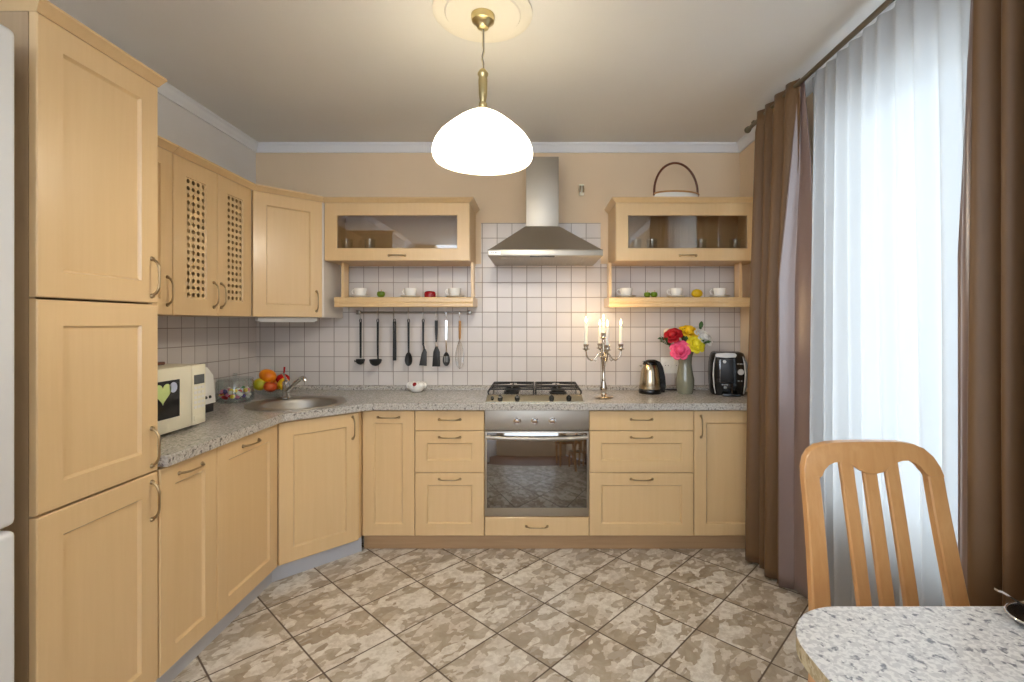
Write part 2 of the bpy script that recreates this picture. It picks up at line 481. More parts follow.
# tall cabinet --------------------------------------------------------------
TD0, TD1, TX = 1.249, 1.655, -1.287
t = thing('tall_cabinet', 'tall maple cabinet with three stacked panelled doors beside the fridge', 'cabinet', (TX, Y(TD0), 0), PI/2)
tw, td = TD1-TD0, TX-XL-.012
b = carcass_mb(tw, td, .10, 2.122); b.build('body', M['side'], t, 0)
MB().box(.002, tw-.002, .055, td-.01, .001, .0995).build('plinth', M['plinth_grey'], t, 0)
for (a, c, hz) in ((DB0, .811, .72), (.817, 1.379, .90), (1.385, 2.122, 1.47)):
    front(t, 'door', g, tw-g, a, c, 'panel', (tw-.03, hz, True, .125), .07)
crown(t, tw, td, 2.1225, .6, .2, .030, .026)
# base units on the left ------------------------------------------------------
LX = -1.285
def base_left(d0, d1, label, hdl):
    w = d1-d0
    t = thing('base_cabinet', label, 'cabinet', (LX, Y(d0), 0), PI/2, 'base cabinets')
    carcass_mb(w, LX-XL-.012, .10, .8225).build('body', M['carcass'], t, 0)
    front(t, 'door', g, w-g, DB0, DB1, 'panel', hdl, .07)
    return t
base_left(1.6575, 1.957, 'narrow maple base cabinet below the microwave, next to the tall cabinet', (.15, .775, False))
base_left(1.958, 2.418, 'wider maple base cabinet between the narrow unit and the sink corner', (.23, .775, False))
# corner base (sink) ------------------------------------------------------------
A = Vector((LX, Y(2.42))); Bp = Vector((-.985, Y(2.715)))
def corner_unit(name, label, A, Bp, z0, z1, pts, group):
    d = Bp-A; ang = math.atan2(d.y, d.x); L = d.length
    t = thing(name, label, 'cabinet', (A.x, A.y, 0), ang, group)
    inv = Matrix.Rotation(-ang, 2)
    loc = [inv @ (Vector(p)-A) for p in pts]
    return t, L, [(p.x, p.y) for p in loc], ang
t, L, loc, ang = corner_unit('corner_base_cabinet', 'maple corner base cabinet under the round sink, set diagonally', A, Bp, DB0, DB1,
    [(LX-.012, Y(2.4405)), (-.9905, Y(2.745)), (-.9905, -.012), (XL+.012, -.012), (XL+.012, Y(2.4205)), (LX-.02, Y(2.4205))], 'base cabinets')
b = MB(); b.loft([[(x, y, .10) for x, y in loc], [(x, y, .8225) for x, y in loc]], True, True, False); b.build('body', M['carcass'], t, 0)
front(t, 'door', .003, L-.003, DB0, DB1, 'panel', (L-.038, .735, True, .12), .07)
# back run ------------------------------------------------------------------------
FD = 2.766; FY = Y(FD)
def base_back(name, x0, x1, label, fronts, cat='cabinet', z1=.8225, z0=.10):
    t = thing(name, label, cat, (x0, FY, 0), 0, 'base cabinets')
    w = x1-x0
    carcass_mb(w, -FY-.012, z0, z1).build('body', M['carcass'], t, 0)
    for f in fronts: front(t, *f)
    return t
w = .30
base_back('base_cabinet', -.988, -.688, 'narrow maple base cabinet right of the diagonal sink unit, horizontal handle on its door',
    [('door', g, w-g, DB0, DB1, 'panel', (.15, .778, False), .068)])
def drawers(w):
    return [('drawer', g, w-g, .702, DB1, 'flat', (w/2, .766, False)),
            ('drawer', g, w-g, .462, .699, 'panel', (w/2, .664, False), .068),
            ('drawer', g, w-g, DB0, .459, 'panel', (w/2, .425, False), .068)]
base_back('drawer_cabinet', -.687, -.289, 'narrower maple cabinet with three drawers left of the oven', drawers(.398))
base_back('oven_cabinet', -.288, .309, 'low maple cabinet with one flat drawer beneath the oven',
    [('drawer', g, .597-g, .10, .207, 'flat', (.2985, .155, False))], z1=.209)
base_back('drawer_cabinet', .310, .908, 'wide maple cabinet with three drawers right of the oven', drawers(.598))
base_back('base_cabinet', .909, 1.360, 'maple base cabinet with a vertical handle under the coffee machine, beside the curtain',
    [('door', g, .451-g, DB0, DB1, 'panel', (.04, .725, True), .068)])
# plinths
pl = MB(); q = [(-1.335, Y(1.657)), (-1.335, Y(2.455)), (-1.035, Y(2.757)), (-1.0, Y(2.792)), (-1.02, Y(2.80)), (-1.05, Y(2.78)), (-1.355, Y(2.465)), (-1.355, Y(1.657))]
pl.prism(q, 'z', .001, .099)
tag(pl.build('plinth', M['plinth_grey'], smooth=0), 'grey plinth board under the left cabinets and the diagonal sink unit', 'plinth')
tag(MB().box(-.998, 1.36, Y(2.822), Y(2.838), .001, .099, .001).build('plinth', M['plinth_wood'], smooth=0), 'brown wooden plinth board under the back row of cabinets', 'plinth')

# worktop with a round hole for the sink ----------------------------------------------
SK = (-1.345, Y(2.74)); SR = .262
BC = (SK[0]+.034, SK[1]-.034); BR = .19        # bowl is set towards the room
cu = bpy.data.curves.new('worktop_outline', 'CURVE'); cu.dimensions = '2D'; cu.fill_mode = 'BOTH'
def spl(pts):
    s = cu.splines.new('POLY'); s.points.add(len(pts)-1); s.use_cyclic_u = True
    for p, (x, y) in zip(s.points, pts): p.co = (x, y, 0, 1)
spl([(XL+.009, Y(1.6575)), (-1.258, Y(1.6575)), (-1.258, Y(2.40)), (-1.250, Y(2.42)), (-.975, Y(2.69)), (-.955, Y(2.712)), (-.925, Y(2.728)), (-.89, Y(2.734)), (1.392, Y(2.734)), (1.392, -.009), (XL+.009, -.009)])
spl([(BC[0]+(BR+.012)*math.cos(-2*PI*i/48), BC[1]+(BR+.012)*math.sin(-2*PI*i/48)) for i in range(48)])
cu.extrude = .0175; cu.bevel_depth = .0018; cu.bevel_resolution = 1
co = bpy.data.objects.new('tmp', cu); COL.objects.link(co)
me = bpy.data.meshes.new_from_object(co.evaluated_get(bpy.context.evaluated_depsgraph_get()))
bpy.data.objects.remove(co)
me.materials.clear(); me.materials.append(M['granite'])
me.shade_flat()
wt = bpy.data.objects.new('worktop', me); COL.objects.link(wt); wt.location = (0,0,.8435)
tag(wt, 'speckled grey granite-look worktop running along the left and back walls', 'worktop')
ZW = .8635
up = MB()
up.prism([(-.0085,0), (-.034,0), (-.034,.012), (-.022,.026), (-.0085,.03)], 'x', XL+.035, 1.39)
up.prism([(XL+.0085,0), (XL+.034,0), (XL+.034,.012), (XL+.022,.026), (XL+.0085,.03)], 'y', Y(1.66), -.0085)
u = up.build('upstand', M['granite'], wt, 0); u.location = (0,0,ZW-.8435)

# ------------------------------------------------------------------ upper cabinets
UX = -1.585; UZ0, UZ1 = 1.352, 2.062
UG = 'wall cabinets'
def upper_left(name, d0, d1, label):
    t = thing(name, label, 'wall cabinet', (UX, Y(d0), 0), PI/2, UG)
    carcass_mb(d1-d0, UX-XL-.01, UZ0, UZ1).build('body', M['carcass'], t, 0)
    crown(t, d1-d0, UX-XL-.01, UZ1+.0005, 0, 0)
    return t
t = upper_left('wall_cabinet', 1.6605, 2.1185, 'maple wall cabinet with a plain panelled door, partly behind the tall cabinet')
front(t, 'door', g, .458-g, UZ0, UZ1, 'panel', (.425, 1.455, True), .068)
t = upper_left('wall_cabinet', 2.1205, 2.708, 'maple wall cabinet with two perforated lattice doors on the left wall')
for x0, x1, hx in ((g, .293, .266), (.2955, .587-g, .322)):
    d = front(t, 'door', x0, x1, UZ0, UZ1, 'lattice', (hx, 1.455, True), .078)
    lattice_mb(x0+.079, x1-.079, UZ0+.079, UZ1-.079, 4, 17).build('lattice_panel', M['wood'], d, 0)
A = Vector((UX, Y(2.71))); Bp = Vector((-1.311, Y(2.992)))
t, L, loc, ang = corner_unit('corner_wall_cabinet', 'maple corner wall cabinet with a diagonal panelled door above the sink', A, Bp, UZ0, UZ1,
    [(UX-.012, Y(2.7105+.018)), (-1.331, Y(2.995)), (-1.311, Y(3.006)), (-1.311, -.0095), (XL+.0095, -.0095), (XL+.0095, Y(2.7105)), (UX-.022, Y(2.7105))], UG)
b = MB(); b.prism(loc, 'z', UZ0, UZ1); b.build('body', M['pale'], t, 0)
front(t, 'door', .004, L-.004, UZ0, UZ1, 'panel', (L-.038, 1.45, True), .07)
b = MB()
def rg(k, zz):
    e = k*math.tan(PI/8)
    return [(e, -k, zz), (L-e, -k, zz), (L-.02, .02, zz), (.02, .02, zz)]
z = UZ1+.0005; h = .032; o_ = .026
b.loft([rg(.001, z), rg(.004, z+h*.12), rg(o_*.35, z+h*.3), rg(o_*.8, z+h*.62), rg(o_, z+h*.74), rg(o_, z+h*.97), rg(o_-.002, z+h)])
b.build('crown_moulding', M['wood'], t, 40)
# lift-up glass cabinets
GD = 3.0; GZ0, GZ1 = 1.704, 2.062
def glass_cab(x0, x1, label, ro, lo):
    t = thing('glass_wall_cabinet', label, 'wall cabinet', (x0, Y(GD), 0), 0, UG)
    w = x1-x0
    carcass_mb(w, -Y(GD)-.0095, GZ0, GZ1).build('body', M['carcass'], t, 0)
    front(t, 'door', g, w-g, GZ0, GZ1, 'glass', (w/2, GZ0+.032, False, .1), .075)
    crown(t, w, -Y(GD)-.0095, GZ1+.0005, lo, ro)
    return t
glass_cab(-1.308, -.405, 'maple wall cabinet with a wide glass door left of the cooker hood', 1, 0)
glass_cab(.500, 1.398, 'maple wall cabinet with a wide glass door right of the cooker hood', 0, 1)
# open shelves
def shelf(x0, x1, label, sx0, sx1):
    t = thing('wall_shelf', label, 'shelf', (x0, 0, 0), 0, 'open shelves under the glass cabinets')
    w = x1-x0; y1 = -.0095; y0 = Y(3.065)
    b = MB(); b.prism([(y1, 1.424), (y0+.01, 1.424), (y0+.004, 1.418), (y0, 1.424), (y0, 1.440), (y0+.004, 1.446), (y0, 1.452), (y0, 1.474), (y0+.006, 1.481), (y1, 1.481)], 'x', 0, w)
    b.build('shelf_board', M['wood'], t, 30)
    for x in (sx0-x0, sx1-x0):
        MB().box(x-.009, x+.009, y0+.035, y0+.115, 1.4815, 1.7035, .001).build('side_panel', M['wood'], t, 0)
    return t
shelf(-1.272, -.392, 'maple open shelf with three cups hung under the left glass cabinet', -1.232, -.402)
shelf(.470, 1.362, 'maple open shelf with cups and fruit hung under the right glass cabinet', .482, 1.318)
# under-cabinet lamp
t = thing('under_cabinet_light', 'white strip light fixed beneath the corner wall cabinet', 'light fixture', (-1.60, Y(2.80), 1.322), math.radians(46))
MB().box(-.17, .17, -.03, .03, .006, .0285, .006).build('housing', M['white'], t)
MB().box(-.155, .155, -.022, .022, 0, .0058, .002).build('diffuser', M['porcelain'], t)
t.location = (-1.50, Y(2.93), 1.322)

# ------------------------------------------------------------------ appliances
# oven
t = thing('oven', 'built-in stainless oven with dark glass door and three knobs', 'oven', (.0105, FY, 0))
hw = .2975
MB().box(-hw+.01, hw-.01, .03, -FY-.03, .212, .8215).build('body', M['steel_dark'], t, 0)
MB().box(-hw, hw, -.004, .029, .703, .8215, .003).build('control_panel', M['steel'], t)
for x in (-.112, -.012, .088):
    k = MB(); k.xf(Matrix.Identity(4)); k.lathe([(.021, 0), (.021, .004), (.0165, .006), (.015, .024), (.013, .027), (.006, .028)], n=20)
    k.xf(Matrix.Translation((x, -.0045, .758)) @ Matrix.Rotation(PI/2, 4, 'X'))
    ko = k.build('knob', M['chrome'], t, 40)
d = MB(); d.box(-hw, hw, -.002, .029, .213, .698, .004)
do = d.build('door', M['steel_dark'], t)
MB().box(-hw+.012, hw-.012, -.006, -.0022, .262, .690, .002).build('glass_pane', M['oven_glass'], do)
hm = MB(); hm.tube([(x, -.038-.010*(1-(x/.285)**2), .672-.006*(1-(x/.285)**2)) for x in [(-.285+.57*i/16) for i in range(17)]], .0115, 12)
for x in (-.272, .272): hm.cyl((x, -.0062, .673), (x, -.04, .673), .009)
hm.build('handle', M['steel'], do, 50)
# hob
t = thing('gas_hob', 'stainless four-burner gas hob with black pan supports on the worktop', 'hob', (-.002, Y(2.765), ZW))
b = MB()
def hr_(x, ya, yb, z): return [(-x,ya,z),(x,ya,z),(x,yb,z),(-x,yb,z)]
b.loft([hr_(.282,0,.41,.0005), hr_(.282,0,.41,.004), hr_(.279,.003,.407,.007), hr_(.272,.024,.400,.037), hr_(.268,.030,.396,.040), hr_(.262,.040,.390,.040), hr_(.258,.046,.386,.036)])
b.build('hob_plate', steel('hob_steel', (176,168,150), .2), t, 30)
for x in (-.198, -.100, .097, .196):
    k = MB(); k.lathe([(.014,0),(.0145,.004),(.0125,.014),(.010,.017)], n=18); k.box(-.0025,.0025,-.012,.012,.015,.021,.001)
    k.xf(Matrix.Translation((x, .0125, .0225)) @ Matrix.Rotation(.97,4,'X')); k.build('knob', M['black'], t, 40)
k = MB(); k.lathe([(.009,0),(.009,.006),(.007,.008)], n=14); k.xf(Matrix.Translation((-.243, .0125, .0225)) @ Matrix.Rotation(.97,4,'X')); k.build('ignition_button', M['black'], t)
for x, y, r in ((-.14,.135,.035), (.14,.135,.042), (-.14,.295,.042), (.14,.295,.03)):
    k = MB(); k.lathe([(r+.01,0),(r+.01,.006),(r,.008),(r,.016),(r-.004,.02),(.004,.021)], (x,y,.0362), 24); k.build('burner', M['iron'], t, 40)
for s in (-1, 1):
    b = MB(); x0, x1 = (-.262, -.006) if s < 0 else (.006, .262)
    zt = .068
    c = [(x0,.055),(x1,.055),(x1,.378),(x0,.378)]
    for i in range(4):
        p, q_ = c[i], c[(i+1)%4]
        b.tube([(p[0],p[1],zt),(q_[0],q_[1],zt)], .005, 6)
    for p in c:
        ox = .014 if (p[0] > 0) == (s > 0) and abs(p[0]) > .1 else 0
        b.tube([(p[0],p[1],zt),(p[0]+s*ox*.6,p[1]-.012,zt-.014),(p[0]+s*ox*.3,p[1]-.014 if p[1]<.2 else p[1],.0405)], .005, 6)
    xm = (x0+x1)/2
    b.tube([(x0,.215,zt),(x1,.215,zt)], .004, 6)
    for yy in (.135,.295):
        for a in range(4):
            dx, dy = math.cos(a*PI/2), math.sin(a*PI/2)
            lx = abs(x1-x0)/2 if abs(dx) > .5 else .08
            b.tube([(xm+dx*.022, yy+dy*.022, zt+.004), (xm+dx*lx*.98, yy+dy*lx*.95, zt)], .0045, 6)
    b.build('pan_support', M['iron'], t, 40)
# cooker hood
HX0, HX1, HY0, HY1 = -.275, .395, Y(2.81), -.0095
t = thing('cooker_hood', 'stainless chimney cooker hood on the tiled wall above the hob', 'cooker hood', (.06, HY1, 1.704))
hx, hd = (HX1-HX0)/2, HY1-HY0
b = MB(); cx0, cx1, cy = -.117, .089, -.255
b.loft([[(-hx,-hd,.040),(hx,-hd,.040),(hx,0,.040),(-hx,0,.040)],
        [(-hx+.01,-hd+.008,.043),(hx-.01,-hd+.008,.043),(hx-.01,0,.043),(-hx+.01,0,.043)],
        [(cx0-.004,cy-.004,.222),(cx1+.004,cy-.004,.222),(cx1+.004,0,.222),(cx0-.004,0,.222)]])
b.build('canopy', M['steel_dark'], t, 0)
b = MB(); b.box(-hx,hx,-hd,0,.004,.0398,.002); r_ = b.build('rim', M['steel'], t)
MB().box(-hx+.005,-hx+.075,-hd-.0012,-hd+.001,.010,.032).build('badge', M['porcelain'], r_, 0)
b = MB()
for i, wd in enumerate((.006,.004,.007,.005)): b.box(-hx+.022+i*.010, -hx+.022+i*.010+wd, -hd-.0016, -hd-.0013, .017, .025)
b.build('badge_print', M['grey_marks'], r_, 0)
b = MB()
for i in range(26): 
    xx = -hx+.07+i*(2*hx-.14)/26
    b.box(xx, xx+(2*hx-.14)/26-.004, -hd+.05, -.05, .0005, .0038, .001, 1)
b.build('filter', M['steel'], t, 0)
MB().box(-.09, .055, -hd+.008, -hd+.035, .0, .0038, .001).build('switch_strip', M['black'], t)
MB().box(cx0,cx1,cy,0,.2225,.662,.002).build('chimney', M['steel'], t)
# fridge
t = thing('refrigerator', 'white two-door refrigerator at the left edge, beside the tall cabinet', 'refrigerator', (-1.262, Y(.585), 0), PI/2)
MB().box(0,.6,.06,.63,.03,2.03,.006).build('body', M['fridge'], t)
for a, c, in ((.05,.815), (.825,2.03)):
    d = MB().box(.002,.598,.0,.055,a,c,.016,3).build('door', M['fridge'], t, 40)
MB().box(.03,.57,.08,.6,.001,.029).build('foot', M['matte_black'], t, 0)
for z in (.775,.835):
    pass
# microwave
MX, MD0, MD1 = -1.476, 1.715, 2.165
t = thing('microwave', 'cream microwave oven on the worktop beside the tall cabinet', 'microwave', (MX, Y(MD0), ZW), PI/2)
mw, mz0, mz1 = MD1-MD0, .012, .272
MB().box(0,mw,.012,.36,mz0,mz1,.008).build('body', M['cream'], t)
d = MB(); d.box(0,.362,-.004,.0115,mz0,mz1,.005); do = d.build('door', M['cream'], t)
MB().box(.045,.288,-.0062,-.0042,.070,.222,.0008).build('window', M['black'], do)
hb = MB()
hp = []
for i in range(40):
    a = 2*PI*i/40
    hp.append((.006*.16*16*math.sin(a)**3*.95, .006*.16*1.0*(13*math.cos(a)-5*math.cos(2*a)-2*math.cos(3*a)-math.cos(4*a))))
hb.prism([(.196+u*3.0, .176+v*3.0) for u, v in hp], 'y', -.0072, -.0063); hb.build('heart_sticker', flat('lime_sticker', (206,226,150), .4), do, 0)
hb = MB(); hb.prism([((.252)+.021*math.cos(2*PI*i/28), .192+.021*math.sin(2*PI*i/28)) for i in range(28)], 'y', -.0072, -.0063)
st = hb.build('round_sticker', flat('blue_sticker', (196,206,232), .4), do, 0)
p = MB(); p.box(.3645,mw,-.004,.0115,mz0,mz1,.005); po = p.build('control_panel', M['cream'], t)
MB().box(.374,.438,-.0058,-.0042,.188,.228,.0006).build('display', M['dark_screen'], po)
b = MB()
for i in range(3):
    for j in range(5):
        b.box(.374+i*.023,.392+i*.023,-.0054,-.0043,.166-j*.021,.178-j*.021,.001,1)
b.build('button', M['white'], po, 0)
b = MB().box(.374,.438,-.0056,-.0043,.03,.052,.002); b.build('door_button', M['cream'], po)
b = MB()
for i, wd in enumerate((.006,.005,.007,.005,.006)): b.box(.020+i*.009, .020+i*.009+wd, -.0046,-.0042,.030,.038)
b.build('maker_print', M['grey_marks'], do, 0)
for x in (.03, mw-.03):
    for y in (.05, .32): MB().cyl((x,y,.0005),(x,y,.0115),.012).build('foot', M['black'], t)
# wooden board on the microwave
b = MB().box(-.075,.075,-.15,.15,0,.014,.004)
o = b.build('cutting_board', M['darkwood'], loc=(-1.678, Y(1.95), ZW+.2725)); tag(o, 'small brown wooden board lying on top of the cream microwave', 'cutting board')
# toaster behind the microwave
t = thing('toaster', 'small white toaster with two dark buttons standing behind the microwave', 'toaster', (-1.748, Y(2.43), ZW))
b = MB(); b.prism([(-.10,.045),(.098,.045),(.085,.185),(.055,.225),(-.10,.235)], 'y', -.075, .075, .006); b.build('body', M['white'], t)
MB().box(-.09,.09,-.068,.068,.0005,.0445,.003).build('base', M['matte_black'], t)
for y in (.0, .030):
    k = MB(); k.cyl((.094,y,.078),(.0995,y,.079),.008,.007,14); k.build('button', M['matte_black'], t)
b = MB(); 
for y in (-.03,.03): b.box(-.085,.03,y-.012,y+.012,.2385,.2405)
b.build('slot', M['matte_black'], t, 0)

# ------------------------------------------------------------------ sink and tap
t = thing('sink', 'round stainless steel sink set into the diagonal corner of the worktop', 'sink', (SK[0], SK[1], ZW))
ox, oy = BC[0]-SK[0], BC[1]-SK[1]
b = MB(); b.circ([(0,0,SR,.0005),(0,0,SR,.003),(0,0,SR-.004,.0065),(0,0,SR-.012,.007),(ox*.7,oy*.7,BR+.022,.006),(ox,oy,BR+.006,.005),(ox,oy,BR,.0),(ox,oy,BR-.006,-.02),(ox,oy,BR-.014,-.12),(ox,oy,BR-.04,-.145),(ox,oy,.05,-.152),(ox,oy,.03,-.154)], 48, False, True)
b.build('basin', M['steel'], t, 50, recalc=True)
b = MB(); b.lathe([(.036,-.1515),(.034,-.148),(.012,-.149)], (ox,oy,0), 24); b.build('drain', M['chrome'], t)
FX, FYy = -1.472, Y(2.862)
t = thing('faucet', 'chrome mixer tap standing behind the round sink', 'tap', (FX, FYy, ZW+.0068))
b = MB(); b.lathe([(.027,.0005),(.027,.006),(.021,.012),(.020,.075),(.022,.080),(.021,.098),(.012,.106)], n=24); b.build('body', M['chrome'], t, 40)
dx, dy = .83, -.56
b = MB(); b.tube([(dx*s_, dy*s_, z_) for s_, z_ in ((.012,.045),(.05,.066),(.10,.098),(.15,.126),(.178,.136),(.193,.133),(.198,.118))], [.014,.0135,.0125,.0115,.011,.011,.011], 14); b.build('spout', M['chrome'], t, 50)
b = MB(); b.tube([(0,0,.104),(-.01,.012,.118),(-.045,.05,.142)], [.009,.007,.006], 10); b.build('lever', M['chrome'], t, 50)

# ------------------------------------------------------------------ jar of sweets, fruit bowl
JX, JY = -1.735, Y(2.80)
t = thing('glass_jar', 'clear round glass jar of colourful sweets between toaster and fruit', 'jar', (JX, JY, ZW))
b = MB(); b.lathe([(.084,.0005),(.094,.006),(.097,.03),(.097,.115),(.090,.125),(.087,.124),(.093,.112),(.093,.03),(.088,.008),(.02,.006)], n=36, cap0=True, cap1=True); b.build('jar_body', M['glass'], t, 40)
b = MB(); b.lathe([(.093,.1255),(.094,.131),(.090,.136),(.03,.142),(.012,.143),(.010,.150),(.014,.158),(.008,.163)], n=36); b.build('lid', M['glass'], t, 40)
def sweets_mat():
    n = N('sweets'); oi = n.n('ShaderNodeNewGeometry')
    c = n.ramp(oi.outputs['Random Per Island'], [(0,lin(226,60,70)),(.2,lin(240,230,220)),(.38,lin(238,206,60)),(.52,lin(90,160,80)),(.66,lin(230,130,170)),(.82,lin(240,240,235)),(.92,lin(110,90,160))], 'CONSTANT')
    n.set(Base_Color=c, Roughness=.3); return n.m
b = MB()
for i in range(90):
    a, rr = R.random()*2*PI, .075*math.sqrt(R.random())
    b.ball((rr*math.cos(a), rr*math.sin(a), .020+.011*(i//18)+R.random()*.008), .0125, 1, .8+.4*R.random(), .7+.3*R.random(), 8, 6)
o = b.build('sweets', sweets_mat(), loc=(JX, JY, ZW)); tag(o, 'pink, white, yellow and green sweets filling the clear jar', 'sweets', kind='stuff')
BX, BY = -1.604, Y(2.975)
t = thing('fruit_bowl', 'low clear glass bowl holding fruit behind the sink', 'bowl', (BX, BY, ZW))
b = MB(); b.lathe([(.05,.0005),(.055,.004),(.05,.010),(.085,.022),(.112,.045),(.116,.050),(.111,.049),(.082,.027),(.045,.015),(.01,.014)], n=36); b.build('bowl_body', M['glass'], t, 50)
def fruit_thing(name, label, cat, loc, r, mat, sx=1, sy=1, sz=1, stem=True, tilt=0, group=None):
    b = MB(); n = 20
    prof = []
    for i in range(1, 14):
        a = PI*i/14
        rr = math.sin(a)*r; zz = -math.cos(a)*r*sz
        if cat == 'apple' and i > 10: zz -= (i-10)*.10*r
        prof.append((rr, zz))
    b.lathe(prof, n=n); b.xf(Matrix.Rotation(tilt, 4, 'Y') @ Matrix.Diagonal((sx, sy, 1, 1)))
    o = b.build(name, mat, smooth=60, loc=loc); tag(o, label, cat, group)
    if stem:
        zz = prof[-1][1]
        s_ = MB(); s_.tube([(0,0,zz-.003),(.002,0,zz+.006),(.005,.001,zz+.012)], [.0022,.0018,.002], 6); s_.xf(Matrix.Rotation(tilt, 4, 'Y')); s_.build('stem', M['lightwood'], o)
    return o
FG = 'fruit in the glass bowl'
fruit_thing('fruit', 'orange-yellow fruit topmost on the heap in the fruit bowl', 'fruit', (BX-.022, BY-.03, ZW+.133), .041, M['orange'], 1.25, 1, .95, False, .3, FG)
fruit_thing('fruit', 'yellow-green fruit at the left side of the fruit bowl', 'fruit', (BX-.060, BY-.045, ZW+.083), .038, M['mango'], 1.05, 1, 1, False, 0, FG)
fruit_thing('apple', 'red apple at the front of the fruit bowl', 'apple', (BX+.012, BY-.065, ZW+.072), .037, M['apple'], 1, 1, .92, True, .2, FG)
fruit_thing('lemon', 'yellow lemon at the right side of the fruit bowl, near the tap', 'lemon', (BX+.070, BY-.02, ZW+.080), .034, M['lemon'], 1, .95, 1.1, False, .5, FG)
fruit_thing('orange', 'orange at the back of the fruit bowl beneath the heap', 'orange', (BX-.01, BY+.045, ZW+.077), .040, M['orange'], 1, 1, 1, False, 0, FG)
o = fruit_thing('bell_pepper', 'glossy red pepper with upright stalk at right in the fruit bowl', 'pepper', (BX+.040, BY+.028, ZW+.106), .036, M['pepper'], 1.15, 1, .9, False, 0, FG)
s_ = MB(); s_.tube([(0,0,.028),(.008,0,.045),(.010,0,.075)], [.006,.005,.006], 8); s_.build('stalk', M['pepper'], o)

# ------------------------------------------------------------------ cutlery rail and utensils
RZ, RY = 1.388, -.075
t = thing('utensil_rail', 'metal hanging rail for utensils under the left open shelf', 'rail', (-.81, RY, RZ))
MB().cyl((-.375,0,0),(.375,0,0),.0065,n=12).build('bar', M['rail'], t)
for s in (-1, 1):
    b = MB(); b.box(s*.372-.013, s*.372+.013, -.012, .012, -.014, .014, .004); b.box(s*.372-.009, s*.372+.009, .012, .0645, -.008, .008, .002)
    b.build('bracket', M['rail'], t)
UGp = 'utensils on the rail'
UZ = 1.338                      # top of the handles
def utensil(name, px, label, cat):
    t = thing(name, label, cat, (XP(px, 3.24), RY, UZ), 0, UGp)
    b = MB(); pts = []
    for i in range(12):
        a = -PI*.35 + i*PI*1.25/11
        pts.append((0, -.0115*math.cos(a+PI/2)*1.0, .050+.0095*math.sin(a+PI/2)))
    b.tube([(0,.0105,.044)]+[(0, .0105*math.cos(a), .050+.0105*math.sin(a)) for a in [PI*i/10 for i in range(11)]]+[(0,-.0105,.035),(0,-.006,-.004),(0,0,-.010)], .0018, 6)
    b.build('hook', M['chrome'], t, 50)
    return t
def flat_handle(z0, z1, w0, w1, th=.004):
    b = MB(); b.loft([[(-w0,-th,z0),(w0,-th,z0),(w0,th,z0),(-w0,th,z0)], [(-w1,-th,z1),(w1,-th,z1),(w1,th,z1),(-w1,th,z1)]]); return b
def eye(b, w=.007):
    b.tube([(w*math.cos(a), 0, -.006+.012*math.sin(a)) for a in [2*PI*i/14 for i in range(15)]], .0028, 6); return b
K = M['matte_black']
# pasta fork
t = utensil('pasta_server', 360.6, 'black pronged pasta server, leftmost utensil on the rail', 'utensil')
eye(flat_handle(-.255, -.016, .0055, .0065)).build('handle', K, t)
b = MB(); b.circ([(0,0,.030,-.262),(0,-.008,.031,-.275),(0,-.008,.024,-.29),(0,-.008,.008,-.298)], 18, True, True, 1, .55)
for i in range(6):
    x = -.026+i*.0104
    b.tube([(x,-.008,-.272),(x*1.05,-.028,-.278),(x*1.1,-.034,-.266)], [.004,.0035,.002], 6)
b.build('head', K, t, 50)
# ladle
t = utensil('ladle', 377.8, 'black deep-bowled ladle, second utensil from the left on the rail', 'utensil')
b = eye(flat_handle(-.24, -.016, .0055, .0065)); b.tube([(0,0,-.235),(.003,-.004,-.26),(.002,-.012,-.275)], .0055, 8); b.build('handle', K, t)
b = MB(); b.circ([(-.006,-.028,.040,-.262),(-.006,-.028,.040,-.27),(-.006,-.028,.034,-.288),(-.006,-.028,.02,-.302),(-.006,-.028,.006,-.306)], 22, False, True)
b.circ([(-.006,-.028,.040,-.262),(-.006,-.028,.036,-.266),(-.006,-.028,.03,-.285),(-.006,-.028,.01,-.300)], 22, False, True)
b.build('bowl', K, t, 50)
# carving knife / sharpener bar
t = utensil('tongs', 394.6, 'straight black closed tongs, third utensil from the left on the rail', 'utensil')
eye(MB()).build('loop', K, t)
for s in (-1,1): MB().loft([[(s*.006-.0045,-.004,-.012),(s*.006+.0045,-.004,-.012),(s*.006+.0045,.004,-.012),(s*.006-.0045,.004,-.012)], [(s*.006-.0055,-.004,-.272),(s*.006+.0055,-.004,-.272),(s*.006+.0055,.004,-.272),(s*.006-.0055,.004,-.272)]]).build('arm', K, t)
# spoon
def oval_head(t, w, h, zc, mat, name, hole=False, rot=0):
    b = MB()
    def P(u, v):
        a = 2*PI*u; r = v
        x = w*r*math.cos(a)*(1-.15*math.sin(a)); z = h*r*math.sin(a)
        y = .012*(r*r-1) if not hole else .010*(r*r-1)
        return (x, -y-.002, zc+z)
    b.grid(P, 28, 6); bmesh.ops.remove_doubles(b.bm, verts=b.bm.verts, dist=.0002)
    o = b.build(name, mat, t, 60)
    m = o.modifiers.new('solid', 'SOLIDIFY'); m.thickness = .003
    if rot: o.rotation_euler = (0, rot, 0)
    return o
t = utensil('serving_spoon', 408.6, 'black solid serving spoon, fourth utensil from the left on the rail', 'utensil')
eye(flat_handle(-.225, -.016, .0055, .0065)).build('handle', K, t)
oval_head(t, .025, .047, -.262, K, 'bowl')
# angled turner
t = utensil('spatula', 423.2, 'grey-black angled spatula, fifth utensil from the left on the rail', 'utensil')
b = eye(flat_handle(-.17, -.016, .0055, .0065)); b.tube([(0,0,-.165),(.008,-.004,-.19),(.010,-.004,-.205)], .0055, 8); b.build('handle', K, t)
MB().prism([(.004,-.195),(.018,-.195),(.026,-.215),(.024,-.308),(-.026,-.304),(-.010,-.225)], 'y', -.006, -.003, .0008).build('blade', flat('grey_nylon', (62,62,62), .45), t)
